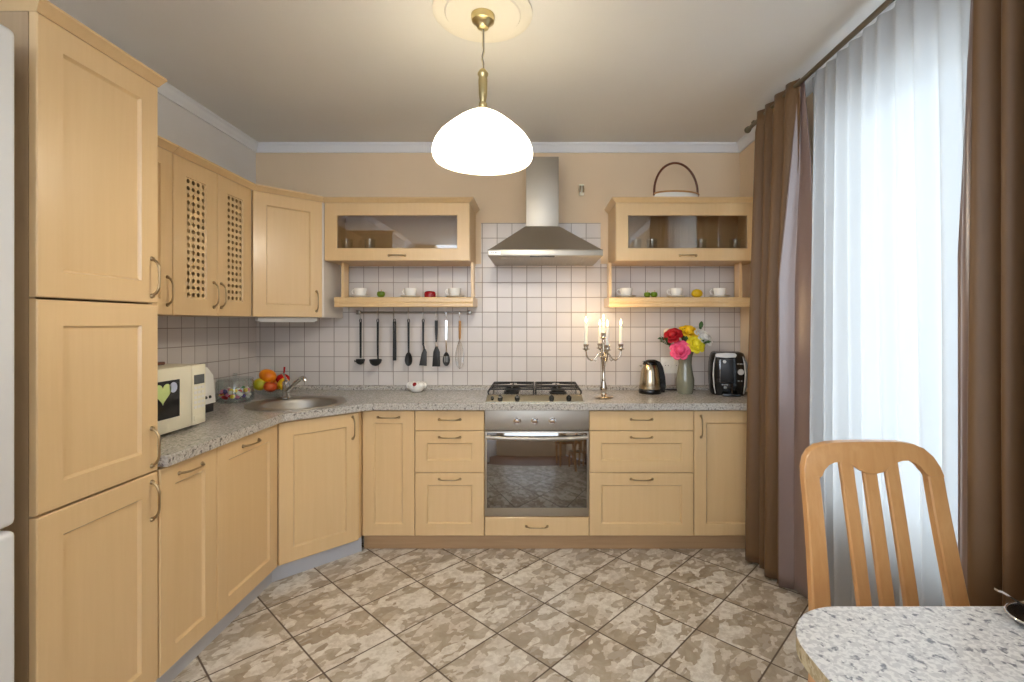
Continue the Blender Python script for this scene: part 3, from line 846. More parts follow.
# wide turner
t = utensil('spatula', 436.3, 'wide black turner with a twisted neck, sixth utensil from the left on the rail', 'utensil')
b = MB(); b.loft([[(-.010,-.004,-.004),(.010,-.004,-.004),(.010,.004,-.004),(-.010,.004,-.004)], [(-.009,-.004,-.08),(.009,-.004,-.08),(.009,.004,-.08),(-.009,.004,-.08)], [(-.004,-.003,-.15),(.004,-.003,-.15),(.004,.003,-.15),(-.004,.003,-.15)]]); b.build('handle', K, t)
MB().tube([(0,0,-.148),(-.005,-.003,-.165),(.001,0,-.182)], .0032, 8).build('neck', M['chrome'], t)
MB().prism([(-.006,-.178),(.010,-.178),(.024,-.215),(.026,-.312),(-.027,-.312),(-.020,-.215)], 'y', -.003, .001, .0008).build('blade', K, t)
# slotted spoon
t = utensil('slotted_spoon', 446.4, 'slotted spoon with bright chrome handle, second utensil from the right on the rail', 'utensil')
b = MB(); b.loft([[(-.007,-.003,-.004),(.007,-.003,-.004),(.007,.003,-.004),(-.007,.003,-.004)], [(-.006,-.012,-.10),(.006,-.012,-.10),(.006,-.007,-.10),(-.006,-.007,-.10)], [(-.004,-.003,-.22),(.004,-.003,-.22),(.004,.003,-.22),(-.004,.003,-.22)]]); b.build('handle', M['chrome'], t, 50)
o = oval_head(t, .024, .047, -.262, K, 'bowl', True)
b = MB()
for i in (-1,0,1): b.box(i*.011-.0025, i*.011+.0025, .0025, .0035, -.283, -.243)
for i in (-1,0,1): b.box(i*.011-.0025, i*.011+.0025, -.0145+abs(i)*.003, -.0125+abs(i)*.003, -.283, -.243)
b.build('slot', M['grey_marks'], o, 0)
# whisk
t = utensil('whisk', 459.8, 'wire whisk with a wooden handle, rightmost utensil on the rail', 'utensil')
b = MB(); b.lathe([(.003,-.135),(.0075,-.12),(.0085,-.07),(.008,-.03),(.0085,-.012),(.005,-.004)], n=14); b.build('handle', M['lightwood'], t, 50)
b = MB()
for k in range(6):
    a = k*PI/6; pts = []
    for i in range(21):
        s_ = i/20*2-1
        rr = .029*math.copysign(1,s_)*math.sin(min(1,abs(s_))*PI*.96)**.8 if abs(s_) < 1 else 0
        zz = -.134-.195*(1-abs(s_)**1.7)
        wv = .029*math.sin(PI*(1-abs(s_))**.75) if abs(s_) > .0 else 0
        pts.append((math.copysign(1,s_)*wv*math.cos(a), math.copysign(1,s_)*wv*math.sin(a), zz))
    b.tube(pts, .0009, 5)
b.build('wire_loop', M['chrome'], t, 60)

# ------------------------------------------------------------------ small things on the worktop
t = thing('spoon_rest', 'white shell-shaped porcelain ornament with red centre below the utensils', 'ornament', (XP(417,3.22), Y(3.205), ZW))
b = MB(); b.lathe([(.034,.0005),(.040,.006),(.050,.018),(.055,.028),(.051,.029),(.044,.020),(.030,.012),(.008,.010)], n=28); b.build('dish', M['porcelain'], t, 50)
b = MB()
for k in range(9):
    a = 2*PI*k/9; b.ball((.044*math.cos(a), .034*math.sin(a), .042), .021, 1.2, 1, 1.1, 10, 8)
b.build('petal', M['porcelain'], t, 60)
MB().ball((0,-.046,.052), .014, 1, .8, 1, 10, 8).build('centre', M['red'], t)
# candelabra
CX, CY = XP(603.5, 2.94), Y(2.94)
t = thing('candelabra', 'silver five-branched candelabra on the worktop right of the hob', 'candelabra', (CX, CY, ZW))
S = M['silver']
b = MB(); b.lathe([(.058,.0005),(.060,.004),(.054,.010),(.034,.015),(.020,.022),(.016,.032)], n=32); b.build('base', S, t, 40)
b = MB(); b.lathe([(.015,.030),(.019,.045),(.021,.060),(.016,.085),(.010,.105),(.012,.112),(.009,.118),(.0095,.17),(.012,.20),(.016,.235),(.018,.245),(.012,.255),(.016,.268),(.013,.285),(.009,.30),(.007,.33),(.010,.345),(.008,.352)], n=20); b.build('stem', S, t, 40)
def cup_mb(c):
    b = MB(); b.lathe([(.006,-.012),(.009,-.006),(.022,-.002),(.024,.001),(.015,.004),(.013,.010),(.016,.020),(.017,.028),(.014,.030),(.0125,.024),(.0115,.012),(.004,.011)], c, 18); return b
cup_mb((0,0,.364)).build('candle_cup', S, t, 40)
angs = [math.radians(a) for a in (4, 94, 184, 274)]
cups = []
for a in angs:
    ca, sa = math.cos(a), math.sin(a); b = MB()
    b.tube([(r_*ca, r_*sa, z_) for r_, z_ in ((.012,.275),(.030,.268),(.045,.248),(.058,.232),(.075,.226),(.092,.236),(.104,.258),(.107,.285))], [.005,.005,.0048,.0045,.0045,.0045,.005,.005], 8)
    b.tube([(r_*ca, r_*sa, z_) for r_, z_ in ((.045,.248),(.040,.232),(.048,.222),(.056,.228))], .0035, 6)
    b.build('arm', S, t, 60)
    cup_mb((.107*ca, .107*sa, .296)).build('candle_cup', S, t, 40)
    cups.append((CX+.107*ca, CY+.107*sa, ZW+.296))
def candle(c, h, label):
    t = thing('candle', label, 'candle', (c[0], c[1], c[2]+.0125), 0, 'lit candles in the candelabra')
    b = MB(); b.lathe([(.0105,0),(.0100,h*.6),(.0092,h-.004),(.007,h),(.003,h-.002)], n=14); b.build('wax_body', M['wax'], t, 40)
    MB().cyl((0,0,h-.001),(0,0,h+.007),.001,n=6).build('wick', M['matte_black'], t)
    b = MB(); b.lathe([(.0012,h+.006),(.0050,h+.014),(.0055,h+.020),(.0035,h+.032),(.0006,h+.044)], n=12); b.build('flame', M['flame'], t, 60)
    l = bpy.data.lights.new('candle_light', 'POINT'); l.energy = .16; l.color = (1,.66,.32); l.shadow_soft_size = .012
    lo = bpy.data.objects.new('candle_light', l); COL.objects.link(lo); lo.parent = t; lo.location = (0,0,h+.058)
candle(cups[0], .125, 'lit white candle in the right-hand arm of the candelabra')
candle(cups[1], .120, 'lit white candle in the rear arm of the candelabra, next to the wall')
candle(cups[2], .140, 'lit white candle in the left-hand arm of the candelabra')
candle(cups[3], .120, 'lit white candle in the front arm of the candelabra, nearest the worktop edge')
candle((CX, CY, ZW+.364), .085, 'lit white candle in the raised central cup of the candelabra')
# kettle
t = thing('kettle', 'steel electric kettle with black handle between candelabra and vase', 'kettle', (XP(650,3.13), Y(3.13), ZW))
b = MB(); b.lathe([(.070,.0005),(.072,.004),(.072,.026),(.069,.030)], n=32); b.build('base', M['black'], t, 40)
b = MB(); b.lathe([(.068,.0305),(.069,.034),(.064,.09),(.055,.15),(.047,.182),(.044,.185)], n=32); b.build('body', flat('kettle_steel', (190,176,150), .22, 1), t, 40)
b = MB(); b.lathe([(.045,.1855),(.046,.192),(.040,.205),(.022,.214),(.004,.216)], n=28); b.build('lid', M['black'], t, 40)
b = MB(); b.loft([[(x+dx*ww, y, z) for dx, y in ((-1,-.014),(1,-.014),(1,.014),(-1,.014))] for x, z, ww in ((-.03,.205,.020),(.012,.216,.020),(.042,.203,.021),(.062,.165,.021),(.074,.105,.021),(.079,.05,.021),(.073,.006,.018))])
b.build('handle', M['black'], t, 40)
b = MB(); b.prism([(-.040,.150),(-.068,.178),(-.045,.184)], 'y', -.012, .012); b.build('spout', M['steel'], t)
# vase and flowers
VX, VY = XP(685,3.12), Y(3.12)
def vase_mat():
    n = N('vase_glaze'); n.set(Base_Color=lin(150,150,136), Roughness=.15, Coat_Weight=.5); h = n.noise(n.coord(), 12, 3)[0]
    n.l(n.mix(h, lin(118,120,104), lin(140,140,120)), n.b.inputs['Base Color']); return n.m
b = MB(); b.lathe([(.044,.0005),(.048,.006),(.057,.05),(.058,.09),(.048,.14),(.041,.19),(.044,.235),(.056,.275),(.060,.283),(.056,.281),(.040,.235),(.037,.19),(.044,.14),(.050,.08),(.02,.02)], n=36)
o = b.build('vase', vase_mat(), smooth=50, loc=(VX, VY, ZW)); tag(o, 'grey-green glazed vase holding flowers between kettle and coffee machine', 'vase')
FGp = 'flowers in the vase'
def petal_flower(name, label, px, py, d, rad, mat, cat='flower', rows=((5,.25,.9),(7,.6,.65),(8,.9,.35)), squash=.85):
    hx, hy, hz = XP(px,d), Y(d), ZP(py,d)
    t = thing(name, label, cat, (hx, hy, hz), 0, FGp)
    # blossom faces up and towards the room
    out = Vector((hx-VX, (hy-VY)-.10, max(.04, (hz-ZW-.22)))).normalized()
    q = Vector((0,0,1)).rotation_difference(out).to_matrix().to_4x4()
    b = MB()
    b.ball((0,0,.1*rad), rad*.42, 1, 1, 1, 12, 8)
    for n_, rr, up_ in rows:
        for k in range(n_):
            a = 2*PI*(k+R.random()*.4)/n_
            def P(u, v, a=a, rr=rr, up_=up_):
                wv = (u-.5)*1.15*math.sin(PI*min(.86, .25+v*.61))**.6
                r_ = rad*(.15 + rr*v*(1-.10*(2*abs(u-.5))**2))
                z_ = rad*(-.35 + up_*1.05*v**.8 + .18*(wv**2)*2 - (.12 if v > .85 else 0))
                aa = a + wv*(1.0 if rr > .5 else 1.5)
                return (r_*math.cos(aa), r_*math.sin(aa), z_*squash)
            b.grid(P, 6, 5)
    b.xf(q)
    o = b.build('blossom', mat, t, 70); 
    m = o.modifiers.new('solid','SOLIDIFY'); m.thickness = .0012
    # stem down into the vase mouth
    e = Vector((VX+(hx-VX)*.12, VY+(hy-VY)*.12, ZW+.245)) - Vector((hx,hy,hz))
    s_ = MB(); p0 = Vector((0,0,0)) - out*rad*.3
    mid = (p0+e)*.5 + Vector((0,0,.01))
    s_.tube([p0, (p0*2+e)/3 + Vector((0,0,.006)), mid, e], [.003,.0026,.0026,.0026], 6); s_.build('stem', M['stem'], t, 60)
    return t
def pm(name, a, b):
    n = N(name); h = n.noise(n.coord(), 30, 2)[0]; n.set(Base_Color=n.mix(h, lin(*a), lin(*b)), Roughness=.5); return n.m
petal_flower('rose', 'dark red rose, upper left in the vase', 673, 335, 3.06, .060, pm('red_petal', (190,14,34), (150,8,24)))
petal_flower('peony', 'large pink peony, lowest bloom in the vase', 680, 350, 3.02, .064, pm('pink_petal', (226,40,104), (240,110,150)))
petal_flower('chrysanthemum', 'yellow flower with an orange heart, at the top of the vase', 689, 331, 3.10, .066, pm('yellow_petal', (244,214,30), (236,180,24)))
petal_flower('tulip', 'lemon-yellow bloom, right of the pink peony in the vase', 696, 344, 3.03, .062, pm('lemon_petal', (238,226,50), (222,206,40)))
petal_flower('lily', 'white lily, rightmost bloom in the vase', 703.5, 337, 3.08, .064, pm('white_petal', (240,240,236), (222,224,224)), rows=((6,.5,.8),(6,1.0,.45)))
petal_flower('bud', 'small cream bud behind the dark red rose in the vase', 667, 331, 3.12, .026, pm('cream_petal', (240,226,206), (226,206,180)))
def leaf_sprig(label, px, py, d, n_, spread):
    hx, hy, hz = XP(px,d), Y(d), ZP(py,d)
    t = thing('leafy_sprig', label, 'foliage', (VX+(hx-VX)*.1, VY+(hy-VY)*.1, ZW+.245), 0, FGp)
    e = Vector((hx,hy,hz)) - t.location
    s_ = MB(); s_.tube([(0,0,0), e*.5+Vector((0,0,.012)), e], [.0024,.002,.0012], 6); s_.build('stem', M['stem'], t, 60)
    for k in range(n_):
        f = .35+.65*(k+1)/n_
        base = e*f + Vector((0,0,.012*(1-abs(2*f-1))))
        dirn = (e.normalized() + Vector((R.uniform(-1,1), R.uniform(-1,.4), R.uniform(-.5,1)))*spread).normalized()
        ln = R.uniform(.035,.055); wd = ln*.27
        side = dirn.cross(Vector((0,-.7,.7))).normalized(); nn = side.cross(dirn)
        b = MB()
        b.grid(lambda u, v: base + dirn*ln*v + side*wd*(2*u-1)*math.sin(PI*(v*.93+.05))**.8 + nn*(.01*math.sin(PI*v)+.006*abs(2*u-1)), 4, 7)
        lf = b.build('leaf', M['leaf'], t, 70); m = lf.modifiers.new('solid','SOLIDIFY'); m.thickness = .0009
leaf_sprig('green leafy sprig leaning far left out of the vase', 660, 341, 3.05, 9, .8)
leaf_sprig('upright green sprig between rose and yellow flower in the vase', 682, 334, 3.13, 8, .8)
leaf_sprig('dark green sprig rising at the top right of the vase', 700, 329, 3.14, 5, .55)
leaf_sprig('green sprig hanging out at the lower right of the vase', 706, 344, 3.05, 6, .7)
leaf_sprig('green sprig in the middle of the bouquet in the vase', 685, 341, 3.06, 9, .9)
# coffee machine
t = thing('coffee_machine', 'black capsule coffee machine with chrome trim at the right end of the worktop', 'coffee machine', (1.205, Y(2.99), ZW), math.radians(-13))
K2 = M['black']
b = MB(); sect = [(-.100,.095),(-.106,.06),(-.108,0),(-.104,-.06),(-.085,-.085),(-.03,-.098),(.03,-.098),(.085,-.085),(.104,-.06),(.108,0),(.106,.06),(.100,.095)]
sect = [(x, y+.0) for x, y in sect]
def sl(z, k, dy=0): return [(x*k, y*k+dy+.12, z) for x, y in sect]
b.loft([sl(.0005,.90), sl(.012,.94), sl(.06,1.0), sl(.13,1.03), sl(.20,1.0), sl(.245,.93), sl(.262,.86), sl(.268,.76)])
b.build('body', K2, t, 40)
b = MB(); b.prism([(-.085,.253),(-.078,.263),(-.02,.268),(.032,.266),(.042,.256),(.034,.240),(-.02,.237),(-.078,.240)], 'y', .010, .024, .002); b.build('lid_grip', M['lightgrey'], t, 40)
for s_ in (-1, 1):
    b = MB(); b.tube([(s_*x, y, z) for x, y, z in ((.082,.030,.012),(.090,.030,.06),(.094,.029,.13),(.090,.031,.20),(.080,.036,.245))], [.002,.0042,.0048,.0042,.002], 8); b.build('trim', M['lightgrey'], t, 60)
b = MB(); b.tube([(.088,.060,.010),(.099,.058,.06),(.104,.058,.13),(.099,.060,.20),(.086,.064,.245)], [.006,.013,.015,.013,.006], 12); b.build('side_band', flat('mid_grey_plastic', (128,130,134), .35), t, 60)
MB().box(-.055,.022,.0155,.020,.085,.225,.002).build('cup_bay', M['matte_black'], t)
MB().box(-.058,-.055,.0135,.0195,.085,.225,.001).build('bay_trim', M['chrome'], t)
MB().box(-.045,.060,-.020,.018,.002,.016,.003).build('drip_tray', K2, t)
MB().box(.012,.0145,.012,.0195,.016,.078).build('tray_trim', M['chrome'], t)
b = MB(); b.cyl((-.030,.0152,.213),(-.030,.008,.213),.010,n=18); b.build('brew_button', M['lightgrey'], t)
b = MB(); b.cyl((.066,.021,.150),(.066,.008,.148),.019,.016,24); b.build('dial', M['lightgrey'], t)
b = MB()
for i, wd in enumerate((.005,.004,.006,.004,.005)): b.box(.044+i*.008,.044+i*.008+wd,.0185,.0202,.196,.203)
for i, wd in enumerate((.006,.003,.006)): b.box(.048+i*.010,.048+i*.010+wd,.0185,.0202,.090,.098)
for i, wd in enumerate((.006,.005,.007,.005)): b.box(-.045+i*.010,-.045+i*.010+wd,.0145,.0165,.066,.073)
b.box(-.034,-.018,.0145,.0165,.046,.058)
b.build('print', M['grey_marks'], t, 0)
# socket + cable + hook
t = thing('wall_socket', 'white double wall socket on the tiles behind kettle and vase', 'socket', (.935, -.0085, 1.028))
MB().box(-.078,.078,-.010,-.0005,-.055,.055,.004).build('plate', M['white'], t)
for x in (-.037,.037):
    b = MB(); b.lathe([(.030,0),(.030,.004),(.026,.0045),(.024,.001),(.003,.001)], n=24); b.xf(Matrix.Translation((x,-.0105,0)) @ Matrix.Rotation(PI/2,4,'X')); so = b.build('outlet', M['white'], t, 40)
    b = MB(); 
    for q_ in (-.009,.009): b.cyl((x+q_,-.0105,0),(x+q_,-.0122,0),.003,n=10)
    b.build('pin_hole', M['matte_black'], so)
b = MB(); b.tube([(.80,Y(3.215),ZW+.012),(.82,Y(3.25),ZW+.006),(.90,Y(3.262),ZW+.0045),(.97,Y(3.25),ZW+.0045),(1.05,Y(3.262),ZW+.0045),(1.08,Y(3.26),ZW+.0045)], .0035, 8)
tag(b.build('power_cable', M['matte_black'], smooth=60), 'thin black power cable lying along the back of the worktop behind the vase', 'cable')
t = thing('wall_hook', 'small pale wall hook on the wallpaper right of the hood chimney', 'hook', (XP(581.5,3.31), -.0005, ZP(190,3.31)))
MB().box(-.018,.018,-.008,0,-.038,.040,.004).build('plate', M['cream'], t)
b = MB()
for s_ in (-1,1): b.tube([(s_*.010,-.008,-.01),(s_*.012,-.026,-.018),(s_*.012,-.032,0),(s_*.010,-.028,.022)], .005, 8)
b.build('prong', M['pewter'], t)

# ------------------------------------------------------------------ crockery on the shelves, glasses in the cabinets
SZ = 1.4812; SY = Y(3.17)
cup0 = None
CG = 'cups on the open shelves'
def cup(px, d, label, rz):
    global cup0
    loc = (XP(px, d), Y(d), SZ)
    if cup0:
        return dup(cup0, loc, rz, label)
    t = cup0 = thing('teacup', label, 'cup', loc, rz, CG)
    b = MB(); b.lathe([(.026,.0085),(.030,.012),(.037,.03),(.041,.062),(.0395,.0625),(.035,.03),(.026,.015),(.005,.013)], n=28); b.build('cup_body', M['porcelain'], t, 50)
    b = MB(); b.tube([(.037,0,.050),(.052,0,.054),(.060,0,.042),(.054,0,.026),(.034,0,.022)], .0035, 8); b.build('handle', M['porcelain'], t, 60)
    b = MB(); b.lathe([(.030,.0005),(.034,.002),(.060,.010),(.064,.013),(.060,.012),(.034,.005),(.026,.008)], n=28); b.build('saucer', M['porcelain'], t, 50)
cup(360.5, 3.16, 'white teacup and saucer at the left end of the left open shelf', PI*.95)
cup(410.5, 3.16, 'white teacup and saucer between green apple and red dish on the left shelf', PI*.9)
cup(454.5, 3.16, 'white teacup and saucer at the right end of the left open shelf', PI*1.05)
cup(626, 3.16, 'white teacup and saucer at the left end of the right open shelf', PI*1.0)
cup(676.5, 3.16, 'white teacup and saucer in the middle of the right open shelf', PI*.9)
cup(719.5, 3.16, 'white teacup and saucer at the right end of the right open shelf', PI*.95)
def onshelf(name, label, cat, px, r, mat, **k):
    return fruit_thing(name, label, cat, (XP(px,3.16), Y(3.16), SZ+r*k.get('sz',1)*.97+.001), r, mat, **k)
onshelf('apple', 'small green apple on the left open shelf between two cups', 'apple', 381, .026, M['lime'], sz=.95)
onshelf('apple', 'left one of two small green apples on the right open shelf', 'apple', 647.3, .022, M['lime'], sz=.95)
onshelf('apple', 'right one of two small green apples on the right open shelf', 'apple', 654, .023, M['lime'], sz=.95)
onshelf('lemon', 'yellow lemon on the right open shelf', 'lemon', 697, .030, M['lemon'], stem=False, sx=1.2, sz=.95)
t = thing('butter_dish', 'small red lidded dish on the left open shelf', 'dish', (XP(430,3.16), Y(3.16), SZ))
b = MB(); b.circ([(0,0,.030,.0005),(0,0,.036,.004),(0,0,.038,.024),(0,0,.036,.026)], 24, True, True, 1, .8); b.build('dish_body', M['red'], t, 40)
b = MB(); b.circ([(0,0,.037,.0265),(0,0,.036,.034),(0,0,.028,.042),(0,0,.010,.045)], 24, True, True, 1, .8); b.build('lid', M['red'], t, 40)
gl0 = None
def tumbler(px, d, label, h=.09):
    global gl0
    loc = (XP(px,d), Y(d), GZ0+.0185)
    if gl0: return dup(gl0, loc, 0, label)
    gl0 = thing('drinking_glass', label, 'glass', loc, 0, 'glasses in the glass cabinets')
    b = MB(); b.lathe([(.025,.0005),(.028,.004),(.034,.118),(.0355,.130),(.033,.130),(.026,.012),(.004,.010)], n=24); b.build('glass_body', glass('tumbler_glass', (252,254,254), .07, .02), gl0, 50)
tumbler(347, 3.10, 'clear drinking glass at the left end of the left glass cabinet')
tumbler(370, 3.10, 'clear drinking glass, the more central one in the left glass cabinet')
tumbler(636, 3.10, 'clear drinking glass at the left end of the right glass cabinet')
tumbler(652, 3.10, 'clear drinking glass, second from the left in the right glass cabinet')
tumbler(701, 3.10, 'clear drinking glass right of the middle in the right glass cabinet')
tumbler(735, 3.10, 'clear drinking glass at the right end of the right glass cabinet')
# basket with hoop handle on the right cabinet
GT = GZ1+.039
t = thing('hoop_basket', 'low tray basket with a bent wood hoop handle on top of the right glass cabinet', 'basket', (XP(677,3.10), Y(3.12), GT), math.radians(10))
hr = .150
b = MB(); b.tube([(hr*math.cos(a), 0, .055+hr*1.28*math.sin(a)) for a in [-.12+(PI+.24)*i/32 for i in range(33)]], .0075, 8); b.build('handle', M['darkwood'], t, 60)
b = MB()
def ov(k, z): return [(hr*k*math.cos(2*PI*i/40), .085*k*math.sin(2*PI*i/40), z) for i in range(40)]
b.loft([ov(.86,.0005), ov(.93,.012), ov(1.0,.040), ov(.975,.040), ov(.9,.014), ov(.3,.008)]); b.build('tray', M['porcelain'], t, 50)
b = MB(); b.tube([(hr*1.0*math.cos(2*PI*i/40), .085*math.sin(2*PI*i/40), .043) for i in range(41)], .0055, 8, False); b.build('rim', M['lightwood'], t, 60)

# ------------------------------------------------------------------ pendant lamp, rosette
LXp, LYp = -.205, Y(1.906)
b = MB(); b.lathe([(.195,-.0005),(.195,-.010),(.180,-.016),(.150,-.012),(.145,-.018),(.10,-.017),(.06,-.014),(.01,-.014)], n=48)
tag(b.build('ceiling_rosette', M['lip'], smooth=30, loc=(LXp, LYp, ZC)), 'round white plaster rosette on the ceiling above the pendant lamp', 'ceiling rosette')
t = thing('pendant_lamp', 'brass pendant lamp with a lit white alabaster glass shade', 'lamp', (LXp, LYp, ZC-.0275))
Bz = M['brass']
b = MB(); b.lathe([(.046,.0125),(.047,.004),(.044,-.012),(.036,-.017),(.026,-.028),(.022,-.038),(.010,-.044)], n=28); b.build('ceiling_cup', Bz, t, 40)
b = MB(); b.tube([(0,0,-.04),(.0,0,-.10),(.004,.002,-.13),(-.004,-.001,-.16),(.003,.001,-.19),(0,0,-.21)], .0035, 8); b.build('cord', M['cord'], t, 60)
b = MB(); b.tube([(.003,-.004,-.042),(.004,-.004,-.12),(-.003,-.003,-.15),(.004,-.004,-.18),(.001,-.003,-.205)], .0022, 6); b.build('chain', M['rod'], t, 60)
b = MB(); b.lathe([(.010,-.200),(.014,-.205),(.021,-.216),(.021,-.222),(.016,-.230),(.018,-.245),(.0165,-.30),(.012,-.330),(.016,-.335),(.017,-.345),(.014,-.352),(.018,-.36),(.022,-.368)], n=22); b.build('stem', Bz, t, 40)
sp = [(.020,-.364),(.048,-.371),(.070,-.383),(.095,-.400),(.120,-.420),(.145,-.442),(.168,-.464),(.186,-.490),(.195,-.514),(.197,-.532),(.194,-.549),(.187,-.560),(.182,-.558)]
b = MB(); b.lathe(sp, n=64, cap0=False, cap1=False); b.build('lamp_shade', M['shade'], t, 70)
b = MB(); b.lathe([(.012,-.40),(.020,-.42),(.030,-.455),(.031,-.475),(.024,-.495),(.008,-.505)], n=24); b.build('bulb', M['bulb'], t, 60)
MB().cyl((0,0,-.366),(0,0,-.402),.015).build('socket', M['porcelain'], t)
l = bpy.data.lights.new('lamp_light', 'POINT'); l.energy = 5.2; l.color = (1,.95,.85); l.shadow_soft_size = .05
lo = bpy.data.objects.new('lamp_light', l); COL.objects.link(lo); lo.parent = t; lo.location = (0,0,-.545)

# ------------------------------------------------------------------ curtains
RX, RZc = 1.25, 2.452
t = thing('curtain_rod', 'metal curtain rod running along the window wall under the ceiling', 'curtain rod', (RX, 0, RZc))
b = MB(); b.cyl((0,Y(2.83),0),(0,Y(.62),0),.011,n=14); b.build('rod', M['rod'], t)
b = MB(); b.xf(Matrix.Identity(4)); b.ball((0,Y(2.845),0),.019); b.cyl((0,Y(2.828),0),(0,Y(2.833),0),.016,n=14); b.build('finial', M['rod'], t, 60)
for d in (2.78, 1.20):
    b = MB(); b.box(.0,.153,Y(d)-.006,Y(d)+.006,.012,.028,.002); b.box(.138,.1535,Y(d)-.012,Y(d)+.012,-.03,.03,.002); b.tube([(0,Y(d),.012),(0,Y(d),.02)],.008,8); b.build('bracket', M['rod'], t)
def curtain(name, label, d0, d1, folds, amp0, amp1, xoff, mat, z1, z0=.012, ph=0., nu=160, nv=40, pull=None, flare=0):
    """d0 far edge, d1 near edge; pull(s, v) extra y shift"""
    b = MB()
    def P(u, v):
        z = z1+(z0-z1)*v
        a = amp0+(amp1-amp0)*min(1, v*1.6)
        k = 2*PI*folds*(u+.02*math.sin(5*u+2*v)) + ph
        yy = Y(d0+(d1-d0)*u) + (pull(u, v) if pull else 0) + .012*v*math.sin(k*.5+1)
        x = xoff + flare*v*(1-u)**1.5 + a*math.sin(k) + a*.35*math.sin(k*.47+1.7+v*1.2)
        if v < .03: x = xoff + (x-xoff)*.7
        return (x, yy, z)
    b.grid(P, nu, nv)
    o = b.build(name, mat, smooth=80)
    tag(o, label, 'curtain')
    return o
def pull_l(u, v): return -.02*math.sin(PI*v)*u + .005*v*(1-u) - .06*v*u - .135*max(0,1-v*2.4)*u**1.5
cl = curtain('curtain', 'brown floor-length curtain beside the coffee machine, at the far end of the window', 2.705, 2.43, 4.25, .018, .034, 1.240, M['drape'], 2.478, .015, .6, 140, 44, pull_l, -.045)
def lining(parent, d0, d1, x0, x1, z1, z0, ph, bow, knee=False):
    b = MB()
    def P(u, v):
        z = z1+(z0-z1)*v
        fx = fd = u
        if knee:
            a_, c_ = min(1, u/.5), max(0, (u-.5)/.5)
            fx, fd = .82*a_+.18*c_, .12*a_+.88*c_
        x0v = x0+(max(1.262,x0)-x0)*max(0,1-v*2.6); x1v = x1+(1.272-x1)*max(0,1-v*6)
        x = x0v+(x1v-x0v)*fx + min(1,v*4)*(.007 if knee else .010)*math.sin(PI*2*u+ph+v*.9)*(1-.2*v)
        d0v = d0+(d1-d0)*.75*max(0, 1-v*2.6)
        y = Y(d0v+(d1-d0v)*fd) + bow*(-.03*math.sin(PI*min(1,v*1.25))*u - .03*v*u)
        return (x, y, z)
    b.grid(P, 26, 36); o = b.build('lining', M['lining'], parent, 80); o['label'] = 'folded-back lilac satin lining edge'
    m = o.modifiers.new('solid','SOLIDIFY'); m.thickness = .003
    return o
lining(cl, 2.395, 2.285, 1.200, 1.290, 2.475, .015, .3, 1, True)
m = cl.modifiers.new('solid','SOLIDIFY'); m.thickness = .004
cr = curtain('curtain', 'brown floor-length curtain at the right edge of the picture, behind the table', 1.368, .82, 7.0, .022, .030, 1.250, M['drape'], 2.478, .015, 2.2, 140, 40)
lining(cr, 1.455, 1.372, 1.268, 1.240, 2.475, .015, .2, 0)
m = cr.modifiers.new('solid','SOLIDIFY'); m.thickness = .004
sh = curtain('sheer_curtain', 'white sheer voile curtain covering the window between the brown curtains', 2.285, 1.02, 15, .014, .022, 1.306, M['sheer'], 2.476, .02, 0, 320, 26)

# ------------------------------------------------------------------ table, chair
TZ = .75
def rrect(x0, x1, y0, y1, r, n=10):
    pts = []
    for cx, cy, a0 in ((x1-r,y1-r,0),(x0+r,y1-r,PI/2),(x0+r,y0+r,PI),(x1-r,y0+r,1.5*PI)):
        for i in range(n+1):
            a = a0+PI/2*i/n; pts.append((cx+r*math.cos(a), cy+r*math.sin(a)))
    return pts
t = thing('dining_table', 'table with speckled pale granite-look top and rounded corners, in the lower right corner', 'table', (.868, Y(.62), 0))
x0, x1, y0, y1 = -.400, .30, -.36, .350
def ring(i, z): return [(x, y, z) for x, y in rrect(x0+i, x1-i, y0+i, y1-i, .135-i)]
b = MB(); b.loft([ring(.002,TZ-.034), ring(0,TZ-.0315), ring(0,TZ-.0022)], cap1=True); b.build('edge_band', M['granite_edge'], t, 30)
b = MB(); b.loft([ring(0,TZ-.002), ring(.0015,TZ)]); b.build('tabletop', M['granite_table'], t, 30)
b = MB(); 
for a in ((x0+.10,x1-.10,y0+.10,y0+.12),(x0+.10,x1-.10,y1-.12,y1-.10),(x0+.10,x0+.12,y0+.12,y1-.12),(x1-.12,x1-.10,y0+.12,y1-.12)): b.box(*a, TZ-.10, TZ-.0345)
b.build('apron', M['chairwood'], t, 0)
for sx in (x0+.11, x1-.11):
    for sy in (y0+.11, y1-.11):
        b = MB(); b.loft([[(sx+r_*math.cos(2*PI*i/20), sy+r_*math.sin(2*PI*i/20), z) for i in range(20)] for r_, z in ((.018,.001),(.02,.02),(.028,.5),(.03,TZ-.036))]); b.build('leg', M['chairwood'], t, 40)
